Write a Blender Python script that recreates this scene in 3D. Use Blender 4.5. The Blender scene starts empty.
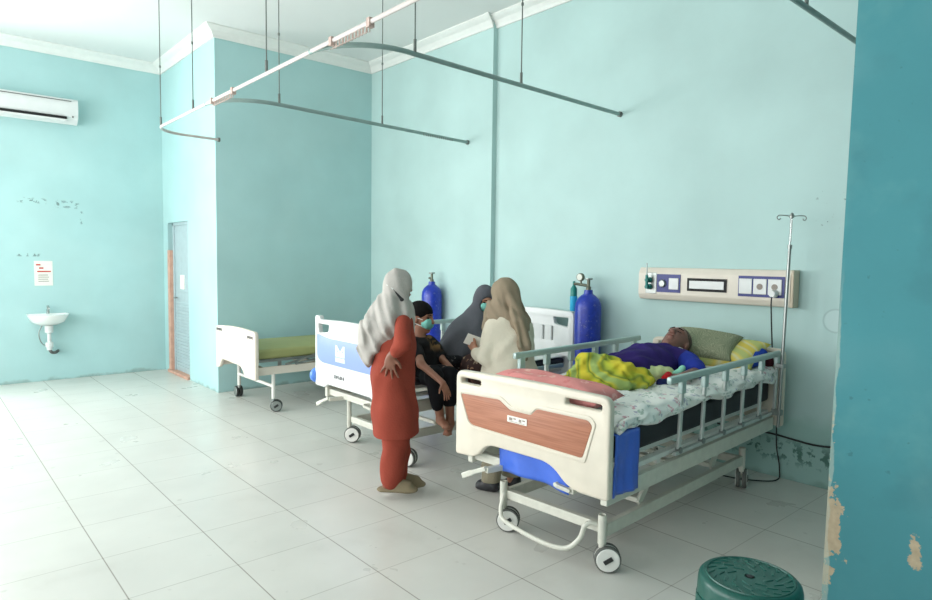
import bpy, bmesh, math, random
import numpy as np
from mathutils import Vector, Matrix
random.seed(4)
sc = bpy.context.scene
COL = sc.collection
PI = math.pi

# ------------------------------------------------------------------ camera
F_PX = 639.96
FW = np.array([0.65581, 0.75229, -0.06294])
def cam_basis():
    pi_, ro, ya = math.radians(3.60827), math.radians(0.69897), math.radians(48.92574)
    fw = np.array([math.cos(ya)*math.cos(pi_), math.sin(ya)*math.cos(pi_), -math.sin(pi_)])
    rt = np.cross(fw, [0, 0, 1.0]); rt /= np.linalg.norm(rt)
    up = np.cross(rt, fw)
    r2 = math.cos(ro)*rt + math.sin(ro)*up
    u2 = -math.sin(ro)*rt + math.cos(ro)*up
    return fw, r2, u2
fw, rt, up = cam_basis()
CAM = np.array([0, 0, 1.5427])
cd = bpy.data.cameras.new('camera'); cam = bpy.data.objects.new('camera', cd); COL.objects.link(cam)
cd.sensor_width = 36; cd.lens = F_PX/932*36; cd.clip_start = 0.05
M = Matrix(((rt[0], up[0], -fw[0], CAM[0]), (rt[1], up[1], -fw[1], CAM[1]), (rt[2], up[2], -fw[2], CAM[2]), (0, 0, 0, 1)))
cam.matrix_world = M
sc.camera = cam
def at(px, py, d):
    """world point seen at a photograph pixel, d metres in front of the camera (used to read off joint positions)"""
    return CAM + d*(fw + rt*(px-466)/F_PX - up*(py-300)/F_PX)
RH = np.array([rt[0], rt[1], 0]); RH /= np.linalg.norm(RH)
FH = np.array([fw[0], fw[1], 0]); FH /= np.linalg.norm(FH)
ZZ = np.array([0, 0, 1.0])

# ------------------------------------------------------------------ materials
def srgb(c):
    return tuple(((v/255)/12.92 if v/255 <= 0.04045 else ((v/255+0.055)/1.055)**2.4) for v in c)
def mat(name, rgb, rough=0.6, metal=0.0, noise=0.06, nscale=12.0, bump=0.0, bscale=60.0, spec=0.5, sub=0.0, alpha=None, trans=0.0):
    m = bpy.data.materials.new(name); m.use_nodes = True
    nt = m.node_tree; b = nt.nodes['Principled BSDF']
    c = srgb(rgb)
    b.inputs['Roughness'].default_value = rough; b.inputs['Metallic'].default_value = metal
    b.inputs['Specular IOR Level'].default_value = spec
    if trans: b.inputs['Transmission Weight'].default_value = trans
    tc = nt.nodes.new('ShaderNodeTexCoord')
    n = nt.nodes.new('ShaderNodeTexNoise'); n.inputs['Scale'].default_value = nscale; n.inputs['Detail'].default_value = 4
    nt.links.new(tc.outputs['Object'], n.inputs['Vector'])
    r = nt.nodes.new('ShaderNodeValToRGB')
    r.color_ramp.elements[0].position = 0.3; r.color_ramp.elements[1].position = 0.7
    r.color_ramp.elements[0].color = tuple(max(0, v*(1-noise*1.5)) for v in c)+(1,)
    r.color_ramp.elements[1].color = tuple(min(1, v*(1+noise)) for v in c)+(1,)
    nt.links.new(n.outputs['Fac'], r.inputs['Fac']); nt.links.new(r.outputs['Color'], b.inputs['Base Color'])
    if bump:
        n2 = nt.nodes.new('ShaderNodeTexNoise'); n2.inputs['Scale'].default_value = bscale; n2.inputs['Detail'].default_value = 3
        nt.links.new(tc.outputs['Object'], n2.inputs['Vector'])
        bp = nt.nodes.new('ShaderNodeBump'); bp.inputs['Strength'].default_value = bump; bp.inputs['Distance'].default_value = 0.01
        nt.links.new(n2.outputs['Fac'], bp.inputs['Height']); nt.links.new(bp.outputs['Normal'], b.inputs['Normal'])
    return m
class NT:
    def __init__(s, m): s.m = m; s.nt = m.node_tree; s.b = s.nt.nodes['Principled BSDF']
    def node(s, t, **k):
        n = s.nt.nodes.new(t)
        for a, v in k.items(): setattr(n, a, v)
        return n
    def link(s, a, b): s.nt.links.new(a, b)
    def math(s, op, a, b=None, c=None):
        n = s.node('ShaderNodeMath', operation=op)
        for i, v in enumerate((a, b, c)):
            if v is None: continue
            if isinstance(v, (int, float)): n.inputs[i].default_value = v
            else: s.link(v, n.inputs[i])
        return n.outputs[0]
    def mix(s, f, a, b):
        n = s.node('ShaderNodeMix', data_type='RGBA')
        for i, v in ((0, f), (6, a), (7, b)):
            if isinstance(v, (int, float)): n.inputs[i].default_value = v
            elif isinstance(v, tuple): n.inputs[i].default_value = v if len(v) == 4 else srgb(v)+(1,)
            else: s.link(v, n.inputs[i])
        return n.outputs[2]
    def noise(s, vec, scale, detail=4, rough=0.5):
        n = s.node('ShaderNodeTexNoise'); n.inputs['Scale'].default_value = scale
        n.inputs['Detail'].default_value = detail; n.inputs['Roughness'].default_value = rough
        s.link(vec, n.inputs['Vector']); return n.outputs['Fac']
    def step(s, v, lo, hi):
        n = s.node('ShaderNodeMapRange', interpolation_type='SMOOTHSTEP')
        s.link(v, n.inputs[0]); n.inputs[1].default_value = lo; n.inputs[2].default_value = hi
        return n.outputs[0]
    def base(s): return [l.from_socket for l in s.nt.links if l.to_socket == s.b.inputs['Base Color']][0]
    def setbase(s, sock): s.link(sock, s.b.inputs['Base Color'])
    def coords(s):
        tc = s.node('ShaderNodeTexCoord'); sp = s.node('ShaderNodeSeparateXYZ'); s.link(tc.outputs['Object'], sp.inputs[0])
        return tc.outputs['Object'], sp.outputs[0], sp.outputs[1], sp.outputs[2]

WALL = (172, 208, 208)
def wall_mat(name, rgb=WALL, grime=1.0, extra=None):
    m = mat(name, rgb, rough=0.75, noise=0.05, nscale=1.3, bump=0.08, bscale=25, spec=0.3)
    t = NT(m); v, x, y, z = t.coords()
    n1 = t.noise(v, 7, 6); n2 = t.noise(v, 30, 4)
    # scuffed, dirty foot of the wall
    hgt = t.math('SUBTRACT', 0.10, t.math('MULTIPLY', n1, 0.16))
    low = t.step(t.math('SUBTRACT', hgt, z), -0.02, 0.03)
    col = t.mix(t.math('MULTIPLY', low, 0.45*grime), t.base(), (96, 104, 88))
    # patches of touched-up paint
    big = t.step(t.noise(v, 0.9, 2), 0.5, 0.62)
    col = t.mix(t.math('MULTIPLY', big, 0.12), col, (196, 222, 218))
    if extra: col = extra(t, col, v, x, y, z, n1, n2)
    t.setbase(col)
    return m
def box_mask(t, p, lo, hi, s=0.03):
    return t.math('MULTIPLY', t.step(p, lo-s, lo+s), t.math('SUBTRACT', 1.0, t.step(p, hi-s, hi+s)))
def right_extra(t, col, v, x, y, z, n1, n2):
    # mould spots in a band near the floor, and a bare seam at the skirting
    band = t.math('MULTIPLY', box_mask(t, z, 0.13, 0.27, 0.06), box_mask(t, y, 1.3, 2.75, 0.1))
    sp = t.math('MULTIPLY', t.step(t.noise(v, 17, 5, 0.6), 0.52, 0.58), band)
    col = t.mix(t.math('MULTIPLY', sp, 0.9), col, (44, 58, 50))
    damp_shade = t.math('MULTIPLY', t.math('SUBTRACT', 1.0, t.step(t.math('ADD', z, t.math('MULTIPLY', n1, 0.15)), 0.45, 0.6)), box_mask(t, y, 0.5, 3.0, 0.2))  # mostly shade painted into the low wall colour, with a little damp
    col = t.mix(t.math('MULTIPLY', damp_shade, 0.4), col, (104, 160, 146))
    dots = t.math('MULTIPLY', t.step(t.noise(v, 30, 3), 0.66, 0.69), t.math('MULTIPLY', box_mask(t, z, 1.8, 2.05), box_mask(t, y, 1.45, 1.75)))
    col = t.mix(dots, col, (110, 130, 128))
    # ring of old filler where a fitting was removed
    dy = t.math('SUBTRACT', y, 1.60); dz = t.math('SUBTRACT', z, 1.16)
    rr = t.math('SQRT', t.math('ADD', t.math('MULTIPLY', dy, dy), t.math('MULTIPLY', dz, dz)))
    disc = t.math('SUBTRACT', 1.0, t.step(rr, 0.07, 0.085))
    col = t.mix(t.math('MULTIPLY', disc, 0.3), col, (205, 222, 222))
    ring = box_mask(t, rr, 0.072, 0.083, 0.004)
    col = t.mix(t.math('MULTIPLY', ring, 0.35), col, (120, 150, 150))
    return col
def back_extra(t, col, v, x, y, z, n1, n2):
    sc1 = t.step(t.noise(v, 22, 5), 0.54, 0.58)
    a = t.math('MULTIPLY', box_mask(t, z, 2.16, 2.21, 0.02), box_mask(t, x, 1.0, 1.28, 0.02))
    b = t.math('MULTIPLY', box_mask(t, z, 2.12, 2.2, 0.02), box_mask(t, x, 1.38, 1.62, 0.02))
    c = t.math('MULTIPLY', box_mask(t, z, 1.52, 1.55, 0.01), box_mask(t, x, 0.98, 1.2, 0.02))
    d = t.math('MULTIPLY', box_mask(t, z, 1.93, 2.08, 0.02), box_mask(t, x, 1.64, 1.67, 0.01))
    s = t.math('MULTIPLY', t.math('ADD', t.math('ADD', a, b), t.math('ADD', c, d)), sc1)
    col = t.mix(t.math('MULTIPLY', s, 0.75), col, (92, 112, 110))
    return col
M_wall = wall_mat('wall_paint')
M_wall_right = wall_mat('wall_paint_right', (180, 208, 205), extra=right_extra)
M_wall_back = wall_mat('wall_paint_back', extra=back_extra)
def col_extra(t, col, v, x, y, z, n1, n2):
    # flaked plaster down the corner and a hole further in
    n3 = t.noise(v, 9, 6, 0.65)
    edge = t.math('SUBTRACT', 1.06, y)
    prof = t.math('SUBTRACT', t.math('MULTIPLY', t.math('SUBTRACT', n3, 0.26), 0.34), t.math('MULTIPLY', t.math('ABSOLUTE', t.math('SUBTRACT', z, 0.40)), 0.20))
    a = t.step(t.math('SUBTRACT', prof, edge), 0.0, 0.006)
    lowz = t.math('SUBTRACT', 1.0, t.step(z, 0.85, 0.9))
    a = t.math('MULTIPLY', a, lowz)
    dy = t.math('MULTIPLY', t.math('SUBTRACT', y, 0.72), 1.0); dz = t.math('MULTIPLY', t.math('SUBTRACT', z, 0.38), 0.42)
    rr = t.math('ADD', t.math('SQRT', t.math('ADD', t.math('MULTIPLY', dy, dy), t.math('MULTIPLY', dz, dz))), t.math('MULTIPLY', n3, 0.16))
    h = t.math('SUBTRACT', 1.0, t.step(rr, 0.100, 0.106))
    plaster = t.mix(n2, (196, 178, 150), (150, 136, 112))
    f = t.math('MAXIMUM', a, h)
    col = t.mix(f, col, plaster)
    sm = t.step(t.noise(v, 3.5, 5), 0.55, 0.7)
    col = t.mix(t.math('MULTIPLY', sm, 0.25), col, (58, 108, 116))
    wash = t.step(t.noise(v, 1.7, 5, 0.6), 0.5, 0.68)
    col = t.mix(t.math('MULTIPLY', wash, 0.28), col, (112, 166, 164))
    # rubbed pale arris
    ar = t.math('MULTIPLY', t.step(t.math('SUBTRACT', t.math('MULTIPLY', n1, 0.05), edge), 0.0, 0.006), t.math('SUBTRACT', 1.0, t.step(z, 1.2, 1.6)))
    col = t.mix(t.math('MULTIPLY', ar, 0.5), col, (176, 186, 172))
    ch = t.math('MULTIPLY', t.step(t.noise(v, 19, 4), 0.69, 0.74), 0.4)
    col = t.mix(ch, col, (52, 92, 98))
    return col
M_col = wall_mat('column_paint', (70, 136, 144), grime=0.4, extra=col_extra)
M_ceil = mat('ceiling_paint', (226, 228, 226), rough=0.85, noise=0.02, nscale=0.8, spec=0.2)
M_corn = mat('cornice_plaster', (228, 230, 226), rough=0.8, noise=0.02, spec=0.2)
# floor: 0.5 m ceramic tiles with thin dark joints
M_floor = mat('floor_tiles', (208, 207, 200), rough=0.28, noise=0.04, nscale=2.2, spec=0.45)
def floor_nodes():
    t = NT(M_floor); v, x, y, z = t.coords()
    def line(p, off, per, w):
        f = t.math('FRACT', t.math('DIVIDE', t.math('SUBTRACT', p, off), per))
        d = t.math('MULTIPLY', t.math('SUBTRACT', 0.5, t.math('ABSOLUTE', t.math('SUBTRACT', f, 0.5))), per)
        return t.math('SUBTRACT', 1.0, t.step(d, w*0.5, w*1.2))
    lx = line(x, 0.2005, 0.5, 0.0034); ly = line(y, 2.5885, 0.504, 0.0028)
    n = t.noise(v, 3.0, 3)
    # each tile a slightly different tone
    fx = t.math('FLOOR', t.math('DIVIDE', t.math('SUBTRACT', x, 0.2005), 0.5)); fy = t.math('FLOOR', t.math('DIVIDE', t.math('SUBTRACT', y, 2.5885), 0.504))
    cmb = t.node('ShaderNodeCombineXYZ'); t.link(fx, cmb.inputs[0]); t.link(fy, cmb.inputs[1])
    wn = t.node('ShaderNodeTexWhiteNoise'); t.link(cmb.outputs[0], wn.inputs['Vector'])
    col = t.mix(t.math('MULTIPLY', wn.outputs['Value'], 0.10), t.base(), (176, 178, 172))
    st = t.step(t.noise(v, 1.6, 6, 0.6), 0.56, 0.72)
    col = t.mix(t.math('MULTIPLY', st, 0.13), col, (150, 146, 134))
    sp = t.step(t.noise(v, 9, 2), 0.70, 0.76)
    col = t.mix(t.math('MULTIPLY', sp, 0.22), col, (130, 126, 116))
    g = t.math('ADD', t.math('MULTIPLY', lx, 0.75), t.math('MULTIPLY', ly, t.math('ADD', 0.25, t.math('MULTIPLY', n, 0.4))))
    col = t.mix(t.math('MINIMUM', g, 1.0), col, (118, 112, 100))
    t.setbase(col)
    rr = t.math('ADD', 0.2, t.math('MULTIPLY', t.noise(v, 2.5, 4), 0.22)); t.link(t.math('ADD', rr, t.math('MULTIPLY', g, 0.3)), t.b.inputs['Roughness'])
floor_nodes()

M_cream = mat('cream_plastic', (214, 206, 190), 0.38, noise=0.03)
M_white_pl = mat('white_plastic', (218, 220, 219), 0.35, noise=0.02)
M_offw = mat('offwhite_plastic', (220, 211, 198), 0.45, noise=0.02)
M_frame = mat('painted_steel', (206, 206, 194), 0.4, noise=0.05, nscale=20)
M_frame_w = mat('white_painted_steel', (226, 226, 220), 0.4, noise=0.04)
M_rail = mat('aluminium_rail', (170, 190, 186), 0.38, metal=0.35, noise=0.04)
M_bar = mat('aluminium_bar', (196, 202, 198), 0.35, metal=0.3)
M_steel = mat('steel', (150, 155, 152), 0.35, metal=0.8)
M_chrome = mat('chrome', (180, 184, 182), 0.2, metal=0.95)
M_dark = mat('dark_rubber', (38, 40, 40), 0.6)
M_black = mat('black_plastic', (22, 23, 26), 0.5)
M_darkgap = mat('black_gap', (12, 13, 14), 0.7)
M_tyre = mat('grey_tyre', (92, 94, 90), 0.6)
M_wood = mat('wood_laminate', (166, 104, 74), 0.42, noise=0.04)
def wood_nodes(m, axis=1):
    t = NT(m); tc = t.node('ShaderNodeTexCoord'); mp = t.node('ShaderNodeMapping')
    t.link(tc.outputs['Object'], mp.inputs[0]); mp.inputs['Scale'].default_value = (3, 2, 60)
    n = t.node('ShaderNodeTexNoise'); n.inputs['Scale'].default_value = 2.0; n.inputs['Detail'].default_value = 5
    t.link(mp.outputs[0], n.inputs['Vector'])
    t.setbase(t.mix(t.step(n.outputs['Fac'], 0.35, 0.7), (172, 114, 88), (152, 96, 72)))
wood_nodes(M_wood)
M_bluestripe = mat('blue_laminate', (134, 156, 212), 0.4, noise=0.02)
M_bumper = mat('blue_bumper', (86, 136, 224), 0.35)
M_bluesheet = mat('blue_plastic_sheet', (62, 104, 206), 0.35, noise=0.06, nscale=9, bump=0.25, bscale=14)
M_mattress = mat('black_mattress', (32, 35, 42), 0.6, bump=0.1)
M_green_m = mat('green_vinyl', (150, 154, 100), 0.5, noise=0.05, nscale=5)
M_cyl = mat('blue_cylinder_paint', (30, 54, 168), 0.32, noise=0.15, nscale=22)
def chip_nodes():
    t = NT(M_cyl); v, x, y, z = t.coords()
    s = t.math('MULTIPLY', t.step(t.noise(v, 34, 5, 0.65), 0.60, 0.66), 0.45)
    t.setbase(t.mix(s, t.base(), (128, 136, 176)))
chip_nodes()
M_brass = mat('brass_valve', (108, 110, 96), 0.4, metal=0.6)
M_gauge = mat('gauge_face', (214, 216, 206), 0.4)
M_teal = mat('teal_plastic', (20, 128, 120), 0.4)
M_humid = mat('blue_bottle', (54, 178, 222), 0.25)
M_navy = mat('navy_insert', (30, 42, 118), 0.4)
M_stool = mat('green_plastic', (12, 80, 70), 0.35, noise=0.04, bump=0.02)
M_ceram = mat('white_ceramic', (240, 242, 240), 0.18, noise=0.01)
M_paper = mat('paper', (232, 230, 222), 0.8, noise=0.02)
M_redtext = mat('red_ink', (196, 70, 60), 0.8); M_greytext = mat('grey_ink', (150, 140, 132), 0.8); M_ink = mat('dark_ink', (58, 58, 62), 0.7)
M_door = mat('door_metal', (172, 190, 194), 0.5, noise=0.04)
M_orange = mat('bare_wood', (206, 162, 142), 0.7, noise=0.1, nscale=14)
M_rail_lit = mat('lit_rail', (196, 188, 184), 0.4)  # same aluminium as the cross rails, with the light on it painted in
M_rail_shade = mat('shaded_rail', (138, 160, 156), 0.4, metal=0.3)  # same aluminium, with the shade of its underside painted in
M_rod = mat('hanger_rod', (110, 116, 112), 0.45, metal=0.4)
M_glider = mat('glider_plastic', (190, 166, 156), 0.5, noise=0.2, nscale=60)
M_clear = mat('clear_plastic', (214, 226, 224), 0.15, trans=0.6)
# skins
M_skin_a = mat('skin_a', (128, 84, 66), 0.5, noise=0.05, nscale=25)
M_skin_boy = mat('skin_boy', (152, 104, 82), 0.5, noise=0.05, nscale=25)
M_skin_p = mat('skin_patient', (128, 88, 76), 0.5, noise=0.14, nscale=16)
M_skin_c = mat('skin_c', (172, 122, 96), 0.5, noise=0.05, nscale=25)
M_hair = mat('black_hair', (20, 18, 18), 0.9, spec=0.15, noise=0.2, nscale=60, bump=0.4, bscale=120)
M_shorthair = mat('cropped_hair', (78, 62, 52), 0.7, noise=0.25, nscale=70)
M_eye = mat('eye_dark', (26, 20, 18), 0.3)
M_lip = mat('lips', (124, 66, 58), 0.5)
def cloth(name, rgb, noise=0.07, nscale=5, bump=0.25, bscale=90, rough=0.9):
    return mat(name, rgb, rough, noise=noise, nscale=nscale, bump=bump, bscale=bscale, spec=0.2)
M_red = cloth('rust_red_cloth', (146, 66, 52)); M_hijab_g = cloth('light_grey_cloth', (180, 176, 170), noise=0.05)
M_sandal = cloth('khaki_rubber', (134, 122, 98), bump=0.05); M_tee = cloth('black_tshirt', (32, 30, 32))
def tee_print():
    t = NT(M_tee); v, x, y, z = t.coords()
    # faded gold print on the chest
    s = t.math('MULTIPLY', t.step(t.noise(v, 16, 4), 0.46, 0.56), t.math('MULTIPLY', box_mask(t, z, 0.20, 0.36, 0.03), box_mask(t, x, -0.02, 0.14, 0.03)))
    t.setbase(t.mix(t.math('MULTIPLY', s, 0.7), t.base(), (150, 116, 76)))
tee_print()
M_blacktr = cloth('black_trousers', (26, 27, 31)); M_mask = cloth('teal_mask', (128, 196, 184), bump=0.05, noise=0.03)
M_maskstrap = mat('mask_strap', (224, 230, 226), 0.7)
M_dkgrey = cloth('dark_grey_cloth', (86, 88, 94)); M_jacket = cloth('cream_jacket', (208, 202, 184)); M_tan = cloth('tan_cloth', (146, 132, 112))
M_khaki = cloth('khaki_trousers', (142, 136, 116)); M_shoe = mat('black_shoe', (34, 34, 38), 0.5); M_sole = mat('shoe_sole', (96, 92, 84), 0.7)
M_purple = cloth('purple_shirt', (52, 38, 106), noise=0.2, nscale=4); M_bsleeve = cloth('blue_sleeve', (36, 54, 148), noise=0.08)
M_mint = cloth('mint_cloth', (146, 212, 190)); M_redc = cloth('red_cloth', (196, 34, 40)); M_navyc = cloth('navy_cloth', (30, 34, 78))
M_bluec = cloth('blue_cloth', (38, 72, 170)); M_maroon = cloth('maroon_cloth', (70, 30, 38))
M_floral = cloth('brown_floral_cloth', (66, 48, 46))
def floral_nodes(m, cols, scale, thr=0.35):
    t = NT(m); tc = t.node('ShaderNodeTexCoord'); vo = t.node('ShaderNodeTexVoronoi'); vo.inputs['Scale'].default_value = scale
    n = t.node('ShaderNodeTexNoise'); n.inputs['Scale'].default_value = scale*0.9; n.inputs['Detail'].default_value = 3
    t.link(tc.outputs['Object'], n.inputs['Vector'])
    ad = t.node('ShaderNodeVectorMath', operation='MULTIPLY_ADD'); t.link(n.outputs['Color'], ad.inputs[0]); ad.inputs[1].default_value = (0.06, 0.06, 0.06)
    t.link(tc.outputs['Object'], ad.inputs[2]); t.link(ad.outputs[0], vo.inputs['Vector'])
    f = t.math('SUBTRACT', 1.0, t.step(vo.outputs['Distance'], thr-0.08, thr))
    sp = t.node('ShaderNodeSeparateColor'); t.link(vo.outputs['Color'], sp.inputs[0])
    r = t.node('ShaderNodeValToRGB'); r.color_ramp.interpolation = 'CONSTANT'
    els = r.color_ramp.elements
    while len(els) < len(cols): els.new(0.5)
    for i, c in enumerate(cols): els[i].position = i/len(cols); els[i].color = srgb(c)+(1,)
    t.link(sp.outputs[0], r.inputs[0])
    n2 = t.step(t.noise(tc.outputs['Object'], scale*3, 3), 0.42, 0.56)
    t.setbase(t.mix(t.math('MULTIPLY', t.math('MULTIPLY', f, n2), 0.62), t.base(), r.outputs[0]))
floral_nodes(M_floral, [(190, 150, 120), (140, 100, 90), (200, 180, 150)], 22, 0.4)
M_quilt = cloth('white_floral_quilt', (238, 239, 234), noise=0.03, bscale=30)
floral_nodes(M_quilt, [(196, 96, 130), (110, 150, 130), (120, 110, 160), (150, 160, 170), (176, 190, 186)], 19, 0.45)
M_bag = cloth('black_patterned_cloth', (28, 28, 32)); floral_nodes(M_bag, [(170, 168, 160), (90, 90, 90)], 30, 0.3)
M_pink = cloth('pink_cloth', (222, 146, 142)); floral_nodes(M_pink, [(238, 190, 182), (206, 116, 116), (236, 206, 190)], 16, 0.4)
def wave_nodes(m, cols, scale, rot=(0, 0, 0), dist=2.0):
    t = NT(m); tc = t.node('ShaderNodeTexCoord'); mp = t.node('ShaderNodeMapping'); t.link(tc.outputs['Object'], mp.inputs[0])
    mp.inputs['Rotation'].default_value = rot
    w = t.node('ShaderNodeTexWave'); w.inputs['Scale'].default_value = scale; w.inputs['Distortion'].default_value = dist; w.inputs['Detail'].default_value = 2
    w.inputs['Detail Scale'].default_value = 1.5
    t.link(mp.outputs[0], w.inputs['Vector'])
    r = t.node('ShaderNodeValToRGB'); els = r.color_ramp.elements
    while len(els) < len(cols): els.new(0.5)
    for i, c in enumerate(cols): els[i].position = i/(len(cols)-1)*0.8+0.1; els[i].color = srgb(c)+(1,)
    t.link(w.outputs['Fac'], r.inputs[0]); t.setbase(r.outputs[0])
M_blanket = cloth('yellow_green_blanket', (190, 200, 60)); wave_nodes(M_blanket, [(198, 186, 60), (168, 176, 58), (112, 130, 56), (190, 184, 62), (150, 172, 100)], 1.5, (0.3, 0.5, 0.6), 9)
M_pyellow = cloth('yellow_striped_cloth', (226, 206, 100)); wave_nodes(M_pyellow, [(222, 200, 92), (220, 216, 172), (224, 206, 108), (190, 196, 124)], 1.8, (0, 0, 0.4), 1)
M_pgrey = cloth('grey_green_cloth', (156, 164, 134)); wave_nodes(M_pgrey, [(128, 134, 108), (158, 162, 136), (134, 140, 114)], 9, (0, 0, 1.0), 14)

# ------------------------------------------------------------------ mesh helpers
def link_mesh(name, me, m, parent=None, smooth=False, auto=None):
    if smooth:
        me.polygons.foreach_set('use_smooth', [True]*len(me.polygons))
        if auto is not None: me.set_sharp_from_angle(angle=auto)
    if isinstance(m, (list, tuple)):
        for q in m: me.materials.append(q)
    else: me.materials.append(m)
    o = bpy.data.objects.new(name, me); COL.objects.link(o)
    if parent is not None: o.parent = parent
    return o
def obj(name, bm, m, parent=None, smooth=False, auto=math.radians(35)):
    bmesh.ops.recalc_face_normals(bm, faces=bm.faces)
    me = bpy.data.meshes.new(name); bm.to_mesh(me); bm.free()
    return link_mesh(name, me, m, parent, smooth, auto)
def thing(name, label, cat, loc=(0, 0, 0), rotz=0, group=None):
    o = bpy.data.objects.new(name, None); COL.objects.link(o); o.empty_display_size = 0.1
    o.location = loc; o.rotation_euler = (0, 0, rotz); o['label'] = label; o['category'] = cat
    if group: o['group'] = group
    return o
def tag(o, label, cat, group=None):
    o['label'] = label; o['category'] = cat
    if group: o['group'] = group
    return o
def struct(name, bm, m, label, cat, smooth=False):
    o = obj(name, bm, m, None, smooth); o['kind'] = 'structure'; o['label'] = label; o['category'] = cat
    return o
def add_box(bm, x0, x1, y0, y1, z0, z1, bev=0.0, mi=0, seg=2):
    r = bmesh.ops.create_cube(bm, size=1.0)
    vs = r['verts']
    for v in vs:
        v.co = Vector((x0+(v.co.x+0.5)*(x1-x0), y0+(v.co.y+0.5)*(y1-y0), z0+(v.co.z+0.5)*(z1-z0)))
    fs = set(f for v in vs for f in v.link_faces)
    for f in fs: f.material_index = mi
    if bev:
        es = list(set(e for v in vs for e in v.link_edges))
        bmesh.ops.bevel(bm, geom=es, offset=bev, segments=seg, affect='EDGES', profile=0.5)
def bx(x0, x1, y0, y1, z0, z1, bev=0.0):
    bm = bmesh.new(); add_box(bm, x0, x1, y0, y1, z0, z1, bev); return bm
def frame_to(d):
    d = Vector(d).normalized(); a = Vector((0, 0, 1)) if abs(d.z) < 0.95 else Vector((1, 0, 0))
    u = d.cross(a).normalized(); v = d.cross(u).normalized(); return u, v
def add_tube(bm, pts, r, n=10, caps=True, squash=None):
    """tube along pts; r number or list; squash=(a,b) scales the two cross-section axes"""
    pts = [Vector(p) for p in pts]; rs = r if isinstance(r, (list, tuple)) else [r]*len(pts)
    rings = []; u = None
    for i, p in enumerate(pts):
        d = (pts[min(i+1, len(pts)-1)]-pts[max(i-1, 0)])
        if d.length < 1e-9: d = Vector((0, 0, 1))
        d.normalize()
        if u is None: u, _ = frame_to(d)
        u = (u-d*u.dot(d)).normalized(); w = d.cross(u)
        sa, sb = squash or (1, 1)
        rings.append([bm.verts.new(p+rs[i]*(math.cos(2*PI*k/n)*u*sa+math.sin(2*PI*k/n)*w*sb)) for k in range(n)])
    for a, b in zip(rings, rings[1:]):
        for k in range(n): bm.faces.new((a[k], a[(k+1) % n], b[(k+1) % n], b[k]))
    if caps: bm.faces.new(rings[0][::-1]); bm.faces.new(rings[-1])
def tube(pts, r, n=10, **k):
    bm = bmesh.new(); add_tube(bm, pts, r, n, **k); return bm
def add_bar(bm, a, b, w, h, bev=0.003):
    """rectangular bar from a to b, w across, h tall"""
    a = Vector(a); b = Vector(b); d = (b-a); L = d.length; d.normalize()
    side = d.cross(Vector((0, 0, 1)));
    if side.length < 0.05: side = Vector((0, 1, 0))
    side.normalize(); upv = side.cross(d)
    tmp = bmesh.new(); add_box(tmp, 0, L, -w/2, w/2, -h/2, h/2, bev)
    mtx = Matrix((d, side, upv)).transposed().to_4x4(); mtx.translation = a
    if mtx.to_3x3().determinant() < 0: side = -side; mtx = Matrix((d, side, upv)).transposed().to_4x4(); mtx.translation = a
    bmesh.ops.transform(tmp, matrix=mtx, verts=tmp.verts)
    me = bpy.data.meshes.new('t'); tmp.to_mesh(me); tmp.free(); bm.from_mesh(me); bpy.data.meshes.remove(me)
def smooth_path(pts, n=8):
    pts = [Vector(p) for p in pts]; out = []
    for i in range(len(pts)-1):
        p0 = pts[max(i-1, 0)]; p1 = pts[i]; p2 = pts[i+1]; p3 = pts[min(i+2, len(pts)-1)]
        for k in range(n):
            t = k/n
            out.append(0.5*((2*p1)+(-p0+p2)*t+(2*p0-5*p1+4*p2-p3)*t*t+(-p0+3*p1-3*p2+p3)*t**3))
    out.append(pts[-1]); return out
def add_lathe(bm, prof, c=(0, 0, 0), n=24, axis='z'):
    """revolve (r, h) pairs"""
    rings = []
    for r, h in prof:
        if r < 1e-6:
            p = (0, 0, h); rings.append([p])
        else: rings.append([(r*math.cos(2*PI*k/n), r*math.sin(2*PI*k/n), h) for k in range(n)])
    def tr(p):
        x, y, z = p
        if axis == 'x': x, y, z = z, x, y
        elif axis == 'y': x, y, z = y, z, x
        return bm.verts.new((c[0]+x, c[1]+y, c[2]+z))
    vr = [[tr(p) for p in r] for r in rings]
    for a, b in zip(vr, vr[1:]):
        if len(a) == 1 and len(b) == 1: continue
        for k in range(n):
            if len(a) == 1: bm.faces.new((a[0], b[k], b[(k+1) % n]))
            elif len(b) == 1: bm.faces.new((a[k], a[(k+1) % n], b[0]))
            else: bm.faces.new((a[k], a[(k+1) % n], b[(k+1) % n], b[k]))
    if len(vr[0]) > 1: bm.faces.new(vr[0])
    if len(vr[-1]) > 1: bm.faces.new(vr[-1])
def lathe(prof, c=(0, 0, 0), n=24, axis='z'):
    bm = bmesh.new(); add_lathe(bm, prof, c, n, axis); return bm
def rpoly(pts, rad, n=5):
    """fillet the corners of a polygon"""
    out = []; N = len(pts)
    for i, p in enumerate(pts):
        r = rad[i] if isinstance(rad, (list, tuple)) else rad
        a = Vector(pts[i-1]); b = Vector(p); c = Vector(pts[(i+1) % N])
        d1 = (a-b); d2 = (c-b); r = min(r, d1.length*0.49, d2.length*0.49)
        if r < 1e-5: out.append(tuple(b)); continue
        p1 = b+d1.normalized()*r; p2 = b+d2.normalized()*r
        for k in range(n+1):
            t = k/n; q = (1-t)**2*p1+2*t*(1-t)*b+t*t*p2; out.append((q.x, q.y))
    return out
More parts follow.
